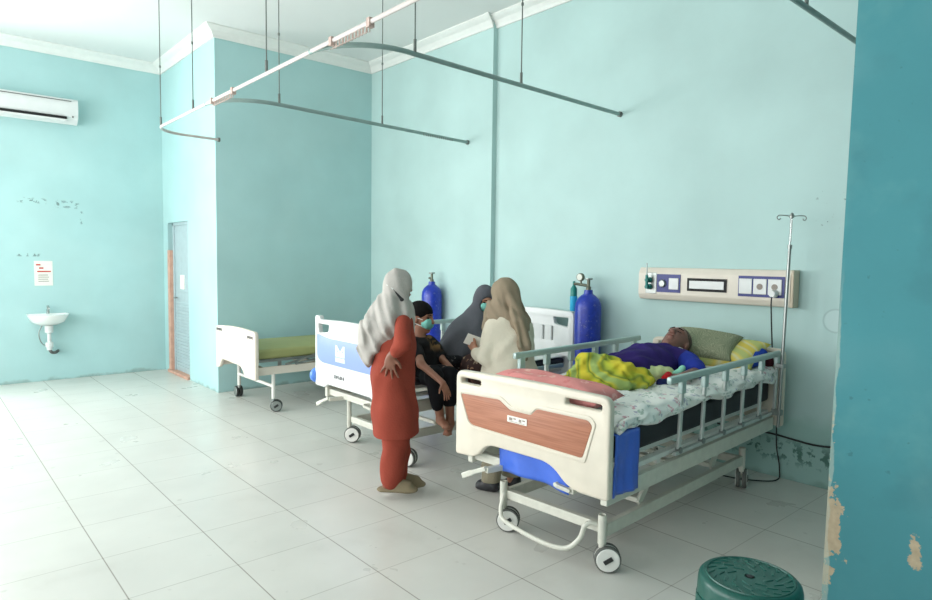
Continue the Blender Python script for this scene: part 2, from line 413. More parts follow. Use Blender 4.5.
def plate(name, loops, thick, bevel, m, parent, x0, mapper=None):
    """flat plate with holes: loops are (v, z) outlines, first the outer one; front face at x0, going +x by thick"""
    cu = bpy.data.curves.new(name, 'CURVE'); cu.dimensions = '2D'; cu.fill_mode = 'BOTH'
    for lp in loops:
        s = cu.splines.new('POLY'); s.points.add(len(lp)-1); s.use_cyclic_u = True
        for i, (a, b) in enumerate(lp): s.points[i].co = (a, b, 0, 1)
    cu.extrude = thick/2-bevel; cu.bevel_depth = bevel; cu.bevel_resolution = 2; cu.offset = -bevel
    tmp = bpy.data.objects.new('tmp', cu); COL.objects.link(tmp)
    bpy.context.view_layer.update()
    me = bpy.data.meshes.new_from_object(tmp.evaluated_get(bpy.context.evaluated_depsgraph_get()))
    bpy.data.objects.remove(tmp)
    for v in me.vertices:
        a, b, c = v.co; v.co = (x0+thick/2+c, a, b)
        if mapper: v.co = mapper(v.co)
    bm = bmesh.new(); bm.from_mesh(me); bmesh.ops.remove_doubles(bm, verts=bm.verts, dist=1e-5)
    bmesh.ops.recalc_face_normals(bm, faces=bm.faces); me = bpy.data.meshes.new(name); bm.to_mesh(me); bm.free(); me.name = name
    return link_mesh(name, me, m, parent, True, math.radians(30))
def thicken(bm, t_):
    """give an open surface a thickness: offset copy along vertex normals plus side walls"""
    bm.normal_update(); vs = list(bm.verts); fs = list(bm.faces); bd = [e for e in bm.edges if len(e.link_faces) == 1]
    mp = {v: bm.verts.new(v.co-v.normal*t_) for v in vs}
    for f in fs: bm.faces.new([mp[v] for v in reversed(f.verts)])
    for e in bd:
        x, y = e.verts; bm.faces.new((x, y, mp[y], mp[x]))
    bmesh.ops.recalc_face_normals(bm, faces=bm.faces)
def sheet(name, f, nu, nv, m, parent=None, thick=0.0):
    """thin cloth: f(s, t) -> point, with solidify thickness"""
    bm = bmesh.new(); g = [[bm.verts.new(f(i/nu, j/nv)) for j in range(nv+1)] for i in range(nu+1)]
    for i in range(nu):
        for j in range(nv): bm.faces.new((g[i][j], g[i+1][j], g[i+1][j+1], g[i][j+1]))
    bmesh.ops.recalc_face_normals(bm, faces=bm.faces)
    if thick: thicken(bm, thick)
    return obj(name, bm, m, parent, True, None)

# ------------------------------------------------------------------ implicit bodies: smooth union of tapered limbs, meshed with surface nets
def nz(a): a = np.asarray(a, float); return a/np.linalg.norm(a)
class Body:
    def __init__(s): s.pr = []; s.disp = None; s.cuts = []
    def seg(s, a, b, ra, rb=None, k=0.02, flat=None, fac=1.0, op=1):
        """tapered limb; flat = direction in which it is fac times as thick"""
        rb = ra if rb is None else rb
        s.pr.append(('s', np.asarray(a, float), np.asarray(b, float), ra, rb, k, None if flat is None else nz(flat), fac, op)); return s
    def chain(s, pts, k=0.02, flat=None, fac=1.0):
        for (a, ra), (b, rb) in zip(pts, pts[1:]): s.seg(a, b, ra, rb, k, flat, fac)
        return s
    def ell(s, c, r, ax=None, k=0.02, op=1):
        ax = np.eye(3) if ax is None else np.array([nz(v) for v in ax])
        s.pr.append(('e', np.asarray(c, float), np.asarray(r, float), ax, None, k, None, 1, op)); return s
    def cut(s, p, n): s.cuts.append((np.asarray(p, float), nz(n))); return s
    def mesh(s, h=0.008):
        lo = np.full(3, 1e9); hi = -lo
        bb = []
        for p in s.pr:
            if p[0] == 's':
                R = max(p[3], p[4])*max(1, p[7])+p[5]+3*h; l = np.minimum(p[1], p[2])-R; q = np.maximum(p[1], p[2])+R
            else: R = max(p[2])+p[5]+3*h; l = p[1]-R; q = p[1]+R
            bb.append((l, q))
            if p[8] > 0: lo = np.minimum(lo, l); hi = np.maximum(hi, q)
        n = np.ceil((hi-lo)/h).astype(int)+1
        V = np.full(n, 0.06)
        axs = [lo[i]+h*np.arange(n[i]) for i in range(3)]
        for p, (l, q) in zip(s.pr, bb):
            i0 = np.maximum(0, np.floor((l-lo)/h).astype(int)); i1 = np.minimum(n, np.ceil((q-lo)/h).astype(int)+1)
            if (i1 <= i0).any(): continue
            X, Y, Z = np.meshgrid(axs[0][i0[0]:i1[0]], axs[1][i0[1]:i1[1]], axs[2][i0[2]:i1[2]], indexing='ij')
            Q = np.stack([X, Y, Z], -1)
            if p[0] == 's':
                a, b, ra, rb, k, fl, fac = p[1:8]
                if fl is not None:
                    def sq(v): return v-(v@fl)[..., None]*fl*(1-1/fac) if v.ndim > 1 else v-(v@fl)*fl*(1-1/fac)
                    Q = sq(Q); a = sq(a); b = sq(b)
                ab = b-a; t = np.clip(((Q-a)@ab)/max(ab@ab, 1e-9), 0, 1)
                d = np.linalg.norm(Q-a-t[..., None]*ab, axis=-1)-(ra+(rb-ra)*t)
                if fac < 1: d = d*max(fac, 0.4)
            else:
                L = (Q-p[1])@p[3].T; r = p[2]; k = p[5]
                k0 = np.linalg.norm(L/r, axis=-1); k1 = np.linalg.norm(L/(r*r), axis=-1)+1e-9
                d = k0*(k0-1)/k1
            sl = tuple(slice(i0[i], i1[i]) for i in range(3)); v = V[sl]
            if p[8] > 0:
                hh = np.maximum(k-np.abs(v-d), 0)/k; V[sl] = np.minimum(v, d)-hh*hh*k*0.25
            else:
                hh = np.maximum(k-np.abs(-d-v), 0)/k; V[sl] = np.maximum(v, -d)+hh*hh*k*0.25
        if s.disp is not None or s.cuts:
            X, Y, Z = np.meshgrid(*axs, indexing='ij')
            if s.disp is not None: V = V+s.disp(X, Y, Z)
            for p, nn in s.cuts: V = np.maximum(V, (X-p[0])*nn[0]+(Y-p[1])*nn[1]+(Z-p[2])*nn[2])
        V[0], V[-1] = 1, 1; V[:, 0], V[:, -1] = 1, 1; V[:, :, 0], V[:, :, -1] = 1, 1
        # surface nets
        S = V < 0; c = [S[i:n[0]-1+i, j:n[1]-1+j, k:n[2]-1+k] for i in (0, 1) for j in (0, 1) for k in (0, 1)]
        cnt = sum(q.astype(np.int8) for q in c); act = (cnt > 0) & (cnt < 8)
        ids = np.full(act.shape, -1, dtype=np.int64); I = np.argwhere(act); ids[act] = np.arange(len(I))
        acc = np.zeros((len(I), 3)); num = np.zeros(len(I))
        cor = [(i, j, k) for i in (0, 1) for j in (0, 1) for k in (0, 1)]
        for a_ in range(8):
            for b_ in range(a_+1, 8):
                ca, cb = np.array(cor[a_]), np.array(cor[b_])
                if abs(ca-cb).sum() != 1: continue
                va = V[tuple((I+ca).T)]; vb = V[tuple((I+cb).T)]; mk = (va < 0) != (vb < 0)
                t = np.where(mk, va/(va-vb+1e-12*(va == vb)), 0)
                acc += np.where(mk[:, None], ca+t[:, None]*(cb-ca), 0); num += mk
        P = lo+h*(I+acc/num[:, None])
        quads = []
        for ax in range(3):
            o1, o2 = [q for q in range(3) if q != ax]
            s0 = [slice(1, -1)]*3; s1 = [slice(1, -1)]*3; s0[ax] = slice(0, -1); s1[ax] = slice(1, None)
            A = S[tuple(s0)]; B = S[tuple(s1)]
            E = np.argwhere(A != B)
            if not len(E): continue
            flip = A[tuple(E.T)]
            off = np.ones(3, int); off[ax] = 0; E = E+off
            e1 = np.zeros(3, int); e1[o1] = 1; e2 = np.zeros(3, int); e2[o2] = 1
            q = np.stack([ids[tuple((E-e1-e2).T)], ids[tuple((E-e2).T)], ids[tuple(E.T)], ids[tuple((E-e1).T)]], 1)
            if ax == 1: flip = ~flip
            q[~flip] = q[~flip][:, ::-1]; quads.append(q)
        return P, np.concatenate(quads)
    def build(s, name, m, parent, h=0.008, smooth_it=1):
        P, Q = s.mesh(h)
        me = bpy.data.meshes.new(name)
        base = np.array(parent.location) if parent is not None else np.zeros(3)
        if parent is not None and abs(parent.rotation_euler.z) > 1e-6:
            a = -parent.rotation_euler.z; R = np.array([[math.cos(a), -math.sin(a), 0], [math.sin(a), math.cos(a), 0], [0, 0, 1]])
            P = (P-base)@R.T
        else: P = P-base
        me.from_pydata(P.tolist(), [], Q.tolist()); me.update()
        bm = bmesh.new(); bm.from_mesh(me)
        if smooth_it:
            for _ in range(smooth_it): bmesh.ops.smooth_vert(bm, verts=bm.verts, factor=0.5, use_axis_x=True, use_axis_y=True, use_axis_z=True)
        bm.to_mesh(me); bm.free()
        return link_mesh(name, me, m, parent, True, None)
def folds_fade(amp, vecs, ztop):
    g_ = folds(amp, vecs)
    return lambda X, Y, Z: g_(X, Y, Z)*(.3+.7*np.clip((ztop-Z)/.12, 0, 1))
def folds(amp, vecs):
    """gentle cloth folds: sum of sines along given wave vectors"""
    def f(X, Y, Z):
        out = 0
        for i, (v, a) in enumerate(vecs):
            ph = v[0]*X+v[1]*Y+v[2]*Z+1.7*i
            out = out+a*np.sin(ph+0.8*np.sin(ph*0.37+Z*9))
        return amp*out
    return f

# ================================================================== THE ROOM
XR, YA, XD, YB, XW, YF, H = 4.70, 7.25, 2.61, 9.22, -2.7, -3.0, 4.05
struct('floor', bx(XW-.2, XR+.2, YF-.2, YB+.2, -0.1, 0), M_floor, 'pale square ceramic floor tiles with dark joints', 'floor')
struct('ceiling', bx(XW-.2, XR+.2, YF-.2, YB+.2, H, H+0.1), M_ceil, 'plain white ceiling', 'ceiling')
bm = bmesh.new(); add_box(bm, XR, XR+.2, YF, YA+.2, 0, H); add_box(bm, XR-0.06, XR+.02, 4.94, YA, 0, H)
struct('wall_right', bm, M_wall_right, 'long pale turquoise wall behind the bed heads, with a shallow vertical step', 'wall')
struct('wall_alcove', bx(XD+0.2, XR, YA, YA+.2, 0, H), M_wall, 'shaded turquoise wall closing the alcove behind the empty bed', 'wall')
bm = bmesh.new()
add_box(bm, XD, XD+.2, YA, 8.22, 0, H); add_box(bm, XD, XD+.2, 9.03, YB+.2, 0, H); add_box(bm, XD, XD+.2, 8.22, 9.03, 1.98, H)
struct('wall_door', bm, M_wall, 'bright turquoise return wall holding the grey door', 'wall')
bm = bmesh.new()     # back wall: basin side is solid, two window openings further left, out of the picture
for a, b, c, d in ((0.35, XD, 0, H), (XW, 0.35, 0, 0.9), (XW, 0.35, 3.1, H), (-1.15, -1.0, 0.9, 3.1), (XW, -2.5, 0.9, 3.1), (0.2, 0.35, 0.9, 3.1)):
    add_box(bm, a, b, YB, YB+.2, c, d)
struct('wall_back', bm, M_wall_back, 'pale turquoise wall with the wash basin and air conditioner', 'wall')
bm = bmesh.new()
for a, b, c, d in ((YF, YB, 0, 0.9), (YF, YB, 3.1, H), (YF, -1.0, 0.9, 3.1), (1.6, 2.2, 0.9, 3.1), (4.8, 5.4, 0.9, 3.1), (8.0, YB, 0.9, 3.1)):
    add_box(bm, XW-.2, XW, a, b, c, d)
struct('wall_left', bm, M_wall, 'turquoise window wall beyond the left edge', 'wall')
struct('wall_front', bx(XW, XR, YF-.2, YF, 0, H), M_wall, 'turquoise wall behind the viewer', 'wall')
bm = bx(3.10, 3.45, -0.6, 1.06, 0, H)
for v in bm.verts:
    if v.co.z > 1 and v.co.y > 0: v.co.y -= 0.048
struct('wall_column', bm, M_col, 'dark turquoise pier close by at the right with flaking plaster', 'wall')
def window(n, axis, p, a, b, z0=0.9, z1=3.1):
    bm = bmesh.new(); w = 0.05
    def add(u0, u1, c, d):
        if axis == 'x': add_box(bm, p-.03, p+.03, u0, u1, c, d)
        else: add_box(bm, u0, u1, p-.03, p+.03, c, d)
    add(a, b, z0, z0+w); add(a, b, z1-w, z1); add(a, a+w, z0, z1); add(b-w, b, z0, z1); add((a+b)/2-w/2, (a+b)/2+w/2, z0, z1); add(a, b, 2.4, 2.4+w)
    struct('window_%d' % n, bm, M_frame_w, 'white window frame', 'window')
window(1, 'x', XW-.1, -1.0, 1.6); window(2, 'x', XW-.1, 2.2, 4.8); window(3, 'x', XW-.1, 5.4, 8.0)
window(4, 'y', YB+.1, -2.5, -1.15); window(5, 'y', YB+.1, -1.0, 0.2)
# cornices
def cornice(n, a, b, nrm, ma=0, mb=0):
    prof = [(0, H-.11), (0.018, H-.11), (0.03, H-.085), (0.06, H-.05), (0.10, H-.03), (0.125, H-.012), (0.125, H), (0, H)]
    bm = bmesh.new(); a = Vector(a); b = Vector(b); nn = Vector(nrm); dr_ = (b-a).normalized(); ra = [bm.verts.new((a.x+nn.x*d-dr_.x*d*ma, a.y+nn.y*d-dr_.y*d*ma, z)) for d, z in prof]
    rb = [bm.verts.new((b.x+nn.x*d+dr_.x*d*mb, b.y+nn.y*d+dr_.y*d*mb, z)) for d, z in prof]; N = len(prof)
    for i in range(N): bm.faces.new((ra[i], ra[(i+1) % N], rb[(i+1) % N], rb[i]))
    bm.faces.new(ra); bm.faces.new(rb[::-1])
    struct('trim_%d' % n, bm, M_corn, 'white plaster cornice along the wall head', 'cornice')
cornice(1, (XW, YB), (XD, YB), (0, -1)); cornice(2, (XD, YB), (XD, YA), (-1, 0), 0, 1); cornice(3, (XD, YA), (XR-.06, YA), (0, -1), 1, 0)
cornice(4, (XR-.06, YA), (XR-.06, 4.94), (-1, 0), 0, .4); cornice(5, (XR, 4.94), (XR, YF), (-1, 0)); cornice(6, (XW, YF), (XW, YB), (1, 0))
# door with louvred lower half
dr = bx(XD+.05, XD+.09, 8.24, 8.91, 0.03, 1.95, 0.004)
do = struct('door_1', dr, M_door, 'narrow grey metal door with slatted lower half in the return wall', 'door')
bm = bmesh.new()
add_box(bm, XD+.03, XD+.1, 8.221, 8.26, 0.0, 1.979, .003); add_box(bm, XD+.03, XD+.1, 8.89, 8.93, 0.0, 1.979, .003); add_box(bm, XD+.03, XD+.1, 8.221, 8.93, 1.94, 1.979, .003)
obj('door_frame', bm, M_door, do)
bm = bmesh.new()
for i in range(22): add_bar(bm, (XD+.045, 8.27, 0.10+i*0.04), (XD+.045, 8.88, 0.10+i*0.04), 0.012, 0.026, 0.002)
obj('louvre_panel', bm, M_door, do)
obj('upper_panel', bx(XD+.042, XD+.052, 8.30, 8.85, 1.08, 1.86, .004), M_door, do)
obj('door_sign', bx(XD+.034, XD+.041, 8.50, 8.66, 1.12, 1.30), M_paper, do)
obj('handle', tube([(XD+.045, 8.82, 1.0), (XD+.0, 8.82, 1.0), (XD+.0, 8.73, 1.0)], .009), M_steel, do, True)
obj('threshold', bx(XD-.03, XD+.1, 8.221, 9.029, 0, 0.035, .004), M_orange, do)
obj('jamb_board', bx(XD-.012, XD+.06, 8.935, 9.025, 0.036, 1.62, .003), M_orange, do)

# ================================================================== WALL FITTINGS
t = thing('air_conditioner', 'white split air conditioner high on the wall above the wash basin', 'air conditioner', (1.16, YB, 3.115))
prof = rpoly([(0, 0.02), (-.10, 0.0), (-.19, 0.07), (-.205, .18), (-.19, .295), (0, .30)], [.01, .03, .04, .03, .03, .01])
bm = bmesh.new(); x0, x1 = -.50, .45
ra = [bm.verts.new((x0, y, z)) for y, z in prof]; rb = [bm.verts.new((x1, y, z)) for y, z in prof]; N = len(prof)
for i in range(N): bm.faces.new((ra[i], ra[(i+1) % N], rb[(i+1) % N], rb[i]))
bm.faces.new(ra); bm.faces.new(rb[::-1]); obj('body', bm, M_white_pl, t, True)
obj('air_outlet', bx(-.44, .33, -.207, -.17, .055, .078), M_darkgap, t)
obj('flap', bx(-.44, .33, -.200, -.165, .022, .050, .006), M_white_pl, t)
obj('top_seam', bx(-.48, .38, -.2075, -.16, .262, .268), M_tyre, t)
obj('status_light', bx(.385, .40, -.2065, -.19, .075, .09, .003), M_tyre, t)

t = thing('wash_basin', 'small white ceramic wash basin fixed to the wall under the paper notice', 'basin', (1.26, YB-.006, 0.69))
bm = bmesh.new(); n = 28
def bas(sx, sy, z, inner=0):
    out = []
    for k in range(n):
        a = PI*k/(n-1); out.append((-sx*math.cos(a), -sy*math.sin(a)**0.6, z))
    return out
inn = lambda l: [(x, min(y-.03, -.03), z) for x, y, z in l]
loops = [bas(.10, .14, 0.0), bas(.17, .26, .04), bas(.205, .33, .11), bas(.215, .345, .135), bas(.20, .33, .138), inn(bas(.17, .25, .12)), inn(bas(.10, .15, .05))]
vv = [[bm.verts.new(p) for p in l] for l in loops]
for a, b in zip(vv, vv[1:]):
    for k in range(n-1): bm.faces.new((a[k], a[k+1], b[k+1], b[k]))
bm.faces.new(vv[0]); bm.faces.new(vv[-1])
for a, b in zip(vv, vv[1:]): bm.faces.new((a[0], b[0], b[-1], a[-1]))
obj('bowl', bm, M_ceram, t, True)
bm = lathe([(0, 0), (.018, 0), (.018, .05), (.010, .06), (.010, .10), (0, .10)], (0, -.05, .137), 14)
add_tube(bm, smooth_path([(0, -.05, .21), (0, -.09, .235), (0, -.15, .215), (0, -.155, .195)], 5), .008); obj('tap', bm, M_chrome, t, True)
bm = lathe([(.03, .0), (.03, .03), (.042, .035), (.042, .09), (.022, .10), (.022, .20), (.045, .215), (.045, .29), (.02, .30)], (0, -.10, -.30), 18)
obj('trap_pipe', bm, M_white_pl, t, True)
obj('drain_pipe', tube(smooth_path([(0, -.10, -.29), (.02, -.10, -.33), (.07, -.06, -.34), (.10, 0, -.33)], 5), .018), M_tyre, t, True)
obj('supply_hose', tube(smooth_path([(-.06, -.05, .0), (-.10, -.06, -.10), (-.07, -.05, -.22), (0.01, -.02, -.27)], 6), .006), M_steel, t, True)

t = thing('paper_notice', 'white paper notice with red and grey lines taped above the wash basin', 'notice', (1.235, YB, 1.165))
bm = bmesh.new(); add_box(bm, -.095, .095, -.004, 0, 0, .30); obj('sheet', bm, M_paper, t)
bm = bmesh.new(); add_box(bm, -.075, -.03, -.006, -.004, .245, .262); add_box(bm, -.045, .0, -.006, -.004, .205, .222); add_box(bm, -.065, .075, -.006, -.004, .165, .180); obj('red_heading', bm, M_redtext, t)
bm = bmesh.new(); [add_box(bm, -.055, .055-.01*(i % 2), -.006, -.004, .05+i*.025, .058+i*.025) for i in range(4)]; obj('small_print', bm, M_greytext, t)

# bed-head service panel
t = thing('bed_head_panel', 'long cream bed head panel with sockets and oxygen outlet on the wall above the patient', 'wall panel', (XR, 2.475, 1.235))
bm = bmesh.new(); prof = rpoly([(0, 0), (-.075, .0), (-.10, .045), (-.10, .215), (-.075, .262), (0, .262)], [.0, .015, .01, .01, .015, 0])
ra = [bm.verts.new((x, -.61, z)) for x, z in prof]; rb = [bm.verts.new((x, .61, z)) for x, z in prof]; N = len(prof)
for i in range(N): bm.faces.new((ra[i], ra[(i+1) % N], rb[(i+1) % N], rb[i]))
bm.faces.new(ra); bm.faces.new(rb[::-1]); obj('housing', bm, M_offw, t, True)
M_endcap = mat('tan_end_cap', (206, 190, 168), 0.5)
obj('end_cap', bx(-.098, 0, -.632, -.611, .0, .262, .006), M_endcap, t)
obj('socket_plate', bx(-.106, -.099, .225, .435, .065, .21), M_navy, t); obj('socket_plate', bx(-.106, -.099, -.575, -.245, .065, .215), M_navy, t)
o = obj('lamp_window', bx(-.106, -.099, -.155, .165, .085, .185), M_darkgap, t); obj('diffuser', bx(-.110, -.106, -.135, .145, .105, .165), M_white_pl, o)
def socket(yc, w, zc, hh, kind):
    o = obj('socket', bx(-.113, -.106, yc-w/2, yc+w/2, zc-hh/2, zc+hh/2, .003), M_white_pl, t)
    if kind == 'r':
        obj('socket_hole', lathe([(0, 0), (.022, 0), (.022, -.004), (.015, -.005), (0, -.005)], (-.111, yc, zc), 18, 'x'), M_greytext, o, True)
    return o
obj('rotary_knob', lathe([(.0, -.018), (.024, -.018), (.032, -.008), (.033, .0), (0, .0)], (-.106, .38, .135), 20, 'x'), M_steel, t, True)
socket(.28, .085, .135, .09, '')
socket(-.300, .095, .14, .11, ''); socket(-.405, .095, .14, .11, 'r'); s3 = socket(-.510, .095, .14, .11, 'r')
obj('outlet_plate', bx(-.104, -.099, .44, .54, .05, .22, .002), M_steel, t)
bm = bmesh.new()
for zc in (.105, .16): add_lathe(bm, [(0, -.06), (.014, -.06), (.014, -.03), (.022, -.03), (.022, 0), (0, 0)], (-.10, .50, zc), 14, 'x')
add_tube(bm, [(-.15, .50, .09), (-.15, .50, .20)], .012); obj('oxygen_outlet', bm, M_teal, t, True)
obj('flow_tube', tube([(-.15, .50, .20), (-.15, .50, .30)], .006), M_clear, t, True)

# charger plugged in the third socket, its cable going down the wall
t = thing('phone_charger', 'white plug with a black cable dropping from the bed head panel to the floor', 'cable', (XR-.118, 1.96, 1.33))
obj('plug', lathe([(0, -.05), (.022, -.05), (.027, -.01), (.027, 0), (0, 0)], (0, 0, 0), 16, 'x'), M_white_pl, t, True)
pts = smooth_path([(-.04, 0, -.01), (-.05, .0, -.06), (-0.01, .01, -.2), (.03, .01, -.45), (.09, .02, -.75), (.09, -.01, -.9), (.09, -.02, -1.1), (.06, -.06, -1.25), (.0, -.06, -1.32), (-.15, .10, -1.322), (-.2, .3, -1.322)], 7)
obj('cable', tube(pts, .005, 8), M_black, t, True)
o = obj('wall_cable', tube(smooth_path([(0, 0, 0), (0, .25, .015), (0, .5, -.01), (0, .8, .01), (0, 1.2, 0)], 6), .007, 8), M_dark, None, True); o.location = (XR-.008, 1.2, .30)
tag(o, 'thin dark cable running level along the wall low behind the occupied bed', 'cable')

# ================================================================== HOSPITAL BEDS
def caster(root, u, v, ang, top=.17, r=.066, dark=False):
    """swivel caster; ang = direction the wheel trails in"""
    bm = bmesh.new(); ca, sa = math.cos(ang), math.sin(ang); wx, wy = u+ca*.028, v+sa*.028
    add_tube(bm, [(u, v, top-.05), (u, v, top+.02)], .017, 14)
    add_bar(bm, (u, v, top-.05), (wx, wy, r+.03), .03, .03)
    c = obj('caster', bm, M_frame if not dark else M_steel, root, True)
    nx, ny = -sa, ca
    for s in (-1, 1):
        cx, cy = wx+nx*s*.024, wy+ny*s*.024
        bm = bmesh.new()
        add_lathe(bm, [(0, .013), (r*.84, .013), (r*.88, .010), (r*.97, .009), (r, .004), (r, -.014), (r*.96, -.018), (r*.84, -.019), (0, -.019)], (0, 0, 0), 28, 'y')
        for f in bm.faces:
            cc = f.calc_center_median(); rad = math.hypot(cc.x, cc.z)
            f.material_index = 1 if rad > r*.9 else 0
        if s < 0: bmesh.ops.scale(bm, vec=(1, -1, 1), verts=bm.verts)
        bmesh.ops.rotate(bm, verts=bm.verts, cent=(0, 0, 0), matrix=Matrix.Rotation(ang, 3, 'Z'))
        bmesh.ops.translate(bm, verts=bm.verts, vec=(cx, cy, r+.001))
        obj('wheel', bm, [M_frame_w, M_tyre] if not dark else [M_steel, M_dark], c, True)
    hub = bmesh.new(); add_bar(hub, (wx-nx*.04-.02*ca, wy-ny*.04-.02*sa, r-.012), (wx-nx*.04+.02*ca, wy-ny*.04+.02*sa, r+.014), .008, .022); obj('brake_tab', hub, M_dark, c)
def side_rail(root, v, u0, u1, ztop, bars, zb=.54, folded=False, lean=.02):
    s = 1 if v > 0 else -1
    if folded:
        o = obj('side_rail', bx(u0, u1, v-.014, v+.014, ztop-.018, ztop+.018, .008), M_rail, root, True)
        for b in bars:
            bm = bmesh.new(); add_bar(bm, (b, v, zb), (b+.25, v, ztop-.02), .016, .026, .004); obj('rail_bar', bm, M_bar, o)
        return o
    bm = bmesh.new(); add_bar(bm, (u0, v, ztop), (u1, v, ztop), .030, .040, .010)
    o = obj('side_rail', bm, M_rail, root, True)
    for b in bars:
        bm = bmesh.new(); add_bar(bm, (b, v, zb), (b+lean, v, ztop-.015), .016, .030, .004); r = obj('rail_bar', bm, M_bar, o)
        bm = bmesh.new(); add_bar(bm, (b+lean*.85, v, ztop-.085), (b+lean, v, ztop-.012), .028, .048, .006); obj('bar_clamp', bm, M_rail, r)
        bm = bmesh.new(); add_lathe(bm, [(0, -.014), (.017, -.014), (.017, .014), (0, .014)], (b, v+s*.002, zb), 14, 'y'); obj('pivot', bm, M_steel, r, True)
    bm = bmesh.new(); add_bar(bm, (bars[0]-.05, v, zb-.012), (bars[-1]+.05, v, zb-.012), .022, .02, .003); obj('lower_bar', bm, M_bar, o)
    return o
def crank_bed(label, origin, ang, L, pedal, W=.44, wheels=((.225, -.33, -.85), (.225, .33, -.95), (1.92, -.33, .38), (1.92, .33, .6))):
    t = thing('hospital_bed', label, 'hospital bed', origin, ang, 'hospital beds')
    # frame
    bm = bmesh.new()
    for s in (-1, 1): add_box(bm, .06, L-.05, s*W-.018, s*W+.018, .405, .49, .004)
    for u in (.10, .75, 1.35, L-.12): add_box(bm, u-.02, u+.02, -W, W, .42, .47, .004)
    obj('bed_frame', bm, M_frame, t)
    bm = bmesh.new()
    for s in (-1, 1):
        add_box(bm, .08, L-.08, s*(W-.03)-.022, s*(W-.03)+.022, .515, .54, .004)
        for u in (.2, .6, 1.0, 1.4, 1.8): add_box(bm, u-.02, u+.02, s*(W-.03)-.012, s*(W-.03)+.012, .49, .52)
        add_box(bm, .10, L-.1, s*(W-.06)-.012, s*(W-.06)+.012, .565, .595, .004)
    for i in range(11): add_box(bm, .14+i*.18, .24+i*.18, -(W-.06), W-.06, .585, .598, .003)
    obj('mattress_deck', bm, M_frame_w, t)
    # base
    bm = bmesh.new()
    for s in (-1, 1): add_box(bm, .25, 1.90, s*.33-.016, s*.33+.016, .17, .235, .004)
    for u in (.25, 1.88): add_box(bm, u-.02, u+.02, -.33, .33, .185, .235, .004)
    obj('base_frame', bm, M_frame, t)
    for u, v, a in wheels:
        obj('leg', lathe([(0, .14), (.022, .14), (.022, .285), (.017, .287), (.017, .28), (0, .28)] if pedal else [(0, .14), (.020, .14), (.020, .41), (0, .41)], (u, v, 0), 18), M_frame, t, True)
    for u, v, a in wheels: caster(t, u, v, a)
    for a, b in ((.62, .80), (1.50, 1.68)):
        bm = bmesh.new()
        for s in (-1, 1): add_bar(bm, (a, s*.30, .23), (b, s*.30, .43), .02, .045, .003)
        add_box(bm, a-.014, a+.014, -.30, .30, .235, .262, .004)
        obj('lift_arm', bm, M_frame, t)
    pts = smooth_path([(.225, -.31, .225), (.20, -.28, .235), (.18, -.255, .215), (.17, -.235, .15), (.15, -.17, .085), (.13, -.06, .075), (.135, .12, .085), (.15, .26, .10), (.175, .305, .135), (.20, .315, .19), (.22, .32, .22)], 6)
    if pedal: obj('brake_pedal', tube(pts, .0125, 10), M_frame, t, True)
    bm = bmesh.new(); add_bar(bm, (.15, .20, .425), (-.03, .23, .43), .03, .03); add_bar(bm, (-.03, .23, .44), (-.045, .32, .40), .028, .022); add_bar(bm, (-.045, .32, .40), (-.05, .385, .368), .022, .03, .004)
    obj('crank', bm, M_frame, t)
    bm = bmesh.new(); add_bar(bm, (.30, -.26, .425), (.05, -.26, .43), .03, .03); add_bar(bm, (.05, -.26, .43), (.03, -.19, .445), .026, .02); add_tube(bm, [(.03, -.18, .445), (.12, -.18, .445)], .012)
    obj('crank', bm, M_frame, t)
    return t
def board_outline(w=.5, z0=.455, z1=.93, arch=.10, ar=.25):
    return rpoly([(-w, z0), (-w*.56, z0), (-w*.34, z0+arch), (w*.52, z0+arch), (w*.68, z0+.01), (w, z0), (w, z1), (0, z1+.012), (-w, z1)],
                 [.02, .07, .09, .07, .05, .02, .05, .3, .05], 6)
A1 = math.radians(3.5)
bed1 = crank_bed('cream hospital bed with wood-grain foot panel, nearest the camera, with the patient on it', (2.32, 2.205, 0), A1, 2.16, True)
hl = rpoly([(.31, .862), (.46, .862), (.46, .892), (.31, .892)], .012); hr = rpoly([(-.455, .862), (-.25, .862), (-.25, .892), (-.455, .892)], .012)
fb = plate('footboard', [board_outline(), hl, hr], .045, .012, M_cream, bed1, 0.0)
rim = plate('raised_rim', [rpoly([(.475, .825), (.16, .835), (.085, .793), (-.035, .792), (-.075, .83), (-.40, .83), (-.43, .80), (-.375, .605), (.375, .622), (.41, .645)], .015),
                     rpoly([(.459, .808), (.168, .818), (.095, .776), (-.045, .775), (-.083, .813), (-.39, .813), (-.413, .79), (-.36, .622), (.365, .639), (.395, .658)], .015)], .012, .003, M_cream, fb, -.005)
ins = plate('wood_panel', [rpoly([(.455, .804), (.170, .814), (.095, .772), (-.045, .771), (-.083, .809), (-.385, .809), (-.409, .785), (-.357, .626), (.363, .643), (.392, .660)], .015)], .006, .001, M_wood, fb, -.003)
lb = obj('name_label', bx(-.006, -.0035, -.022, .108, .712, .745), M_paper, fb)
bm = bmesh.new()
for i, (a, b) in enumerate(((.095, .072), (.066, .048), (.030, .012), (.006, -.012))):
    add_box(bm, -.0068, -.006, b, a, .730 if i % 2 else .722, .737)
add_box(bm, -.0068, -.006, -.010, .095, .716, .7185)
obj('label_print', bm, M_greytext, lb)
hb = plate('headboard', [board_outline(.5, .42, .955), rpoly([(.25, .875), (.44, .875), (.44, .925), (.25, .925)], .012), rpoly([(-.44, .875), (-.25, .875), (-.25, .925), (-.44, .925)], .012)], .04, .012, M_cream, bed1, 2.15)
side_rail(bed1, -.465, .60, 2.145, .928, [.73, 1.0, 1.27, 1.54, 1.82, 2.09])
side_rail(bed1, .465, .45, 1.90, .965, [.50, .75, 1.01, 1.29, 1.55, 1.80])

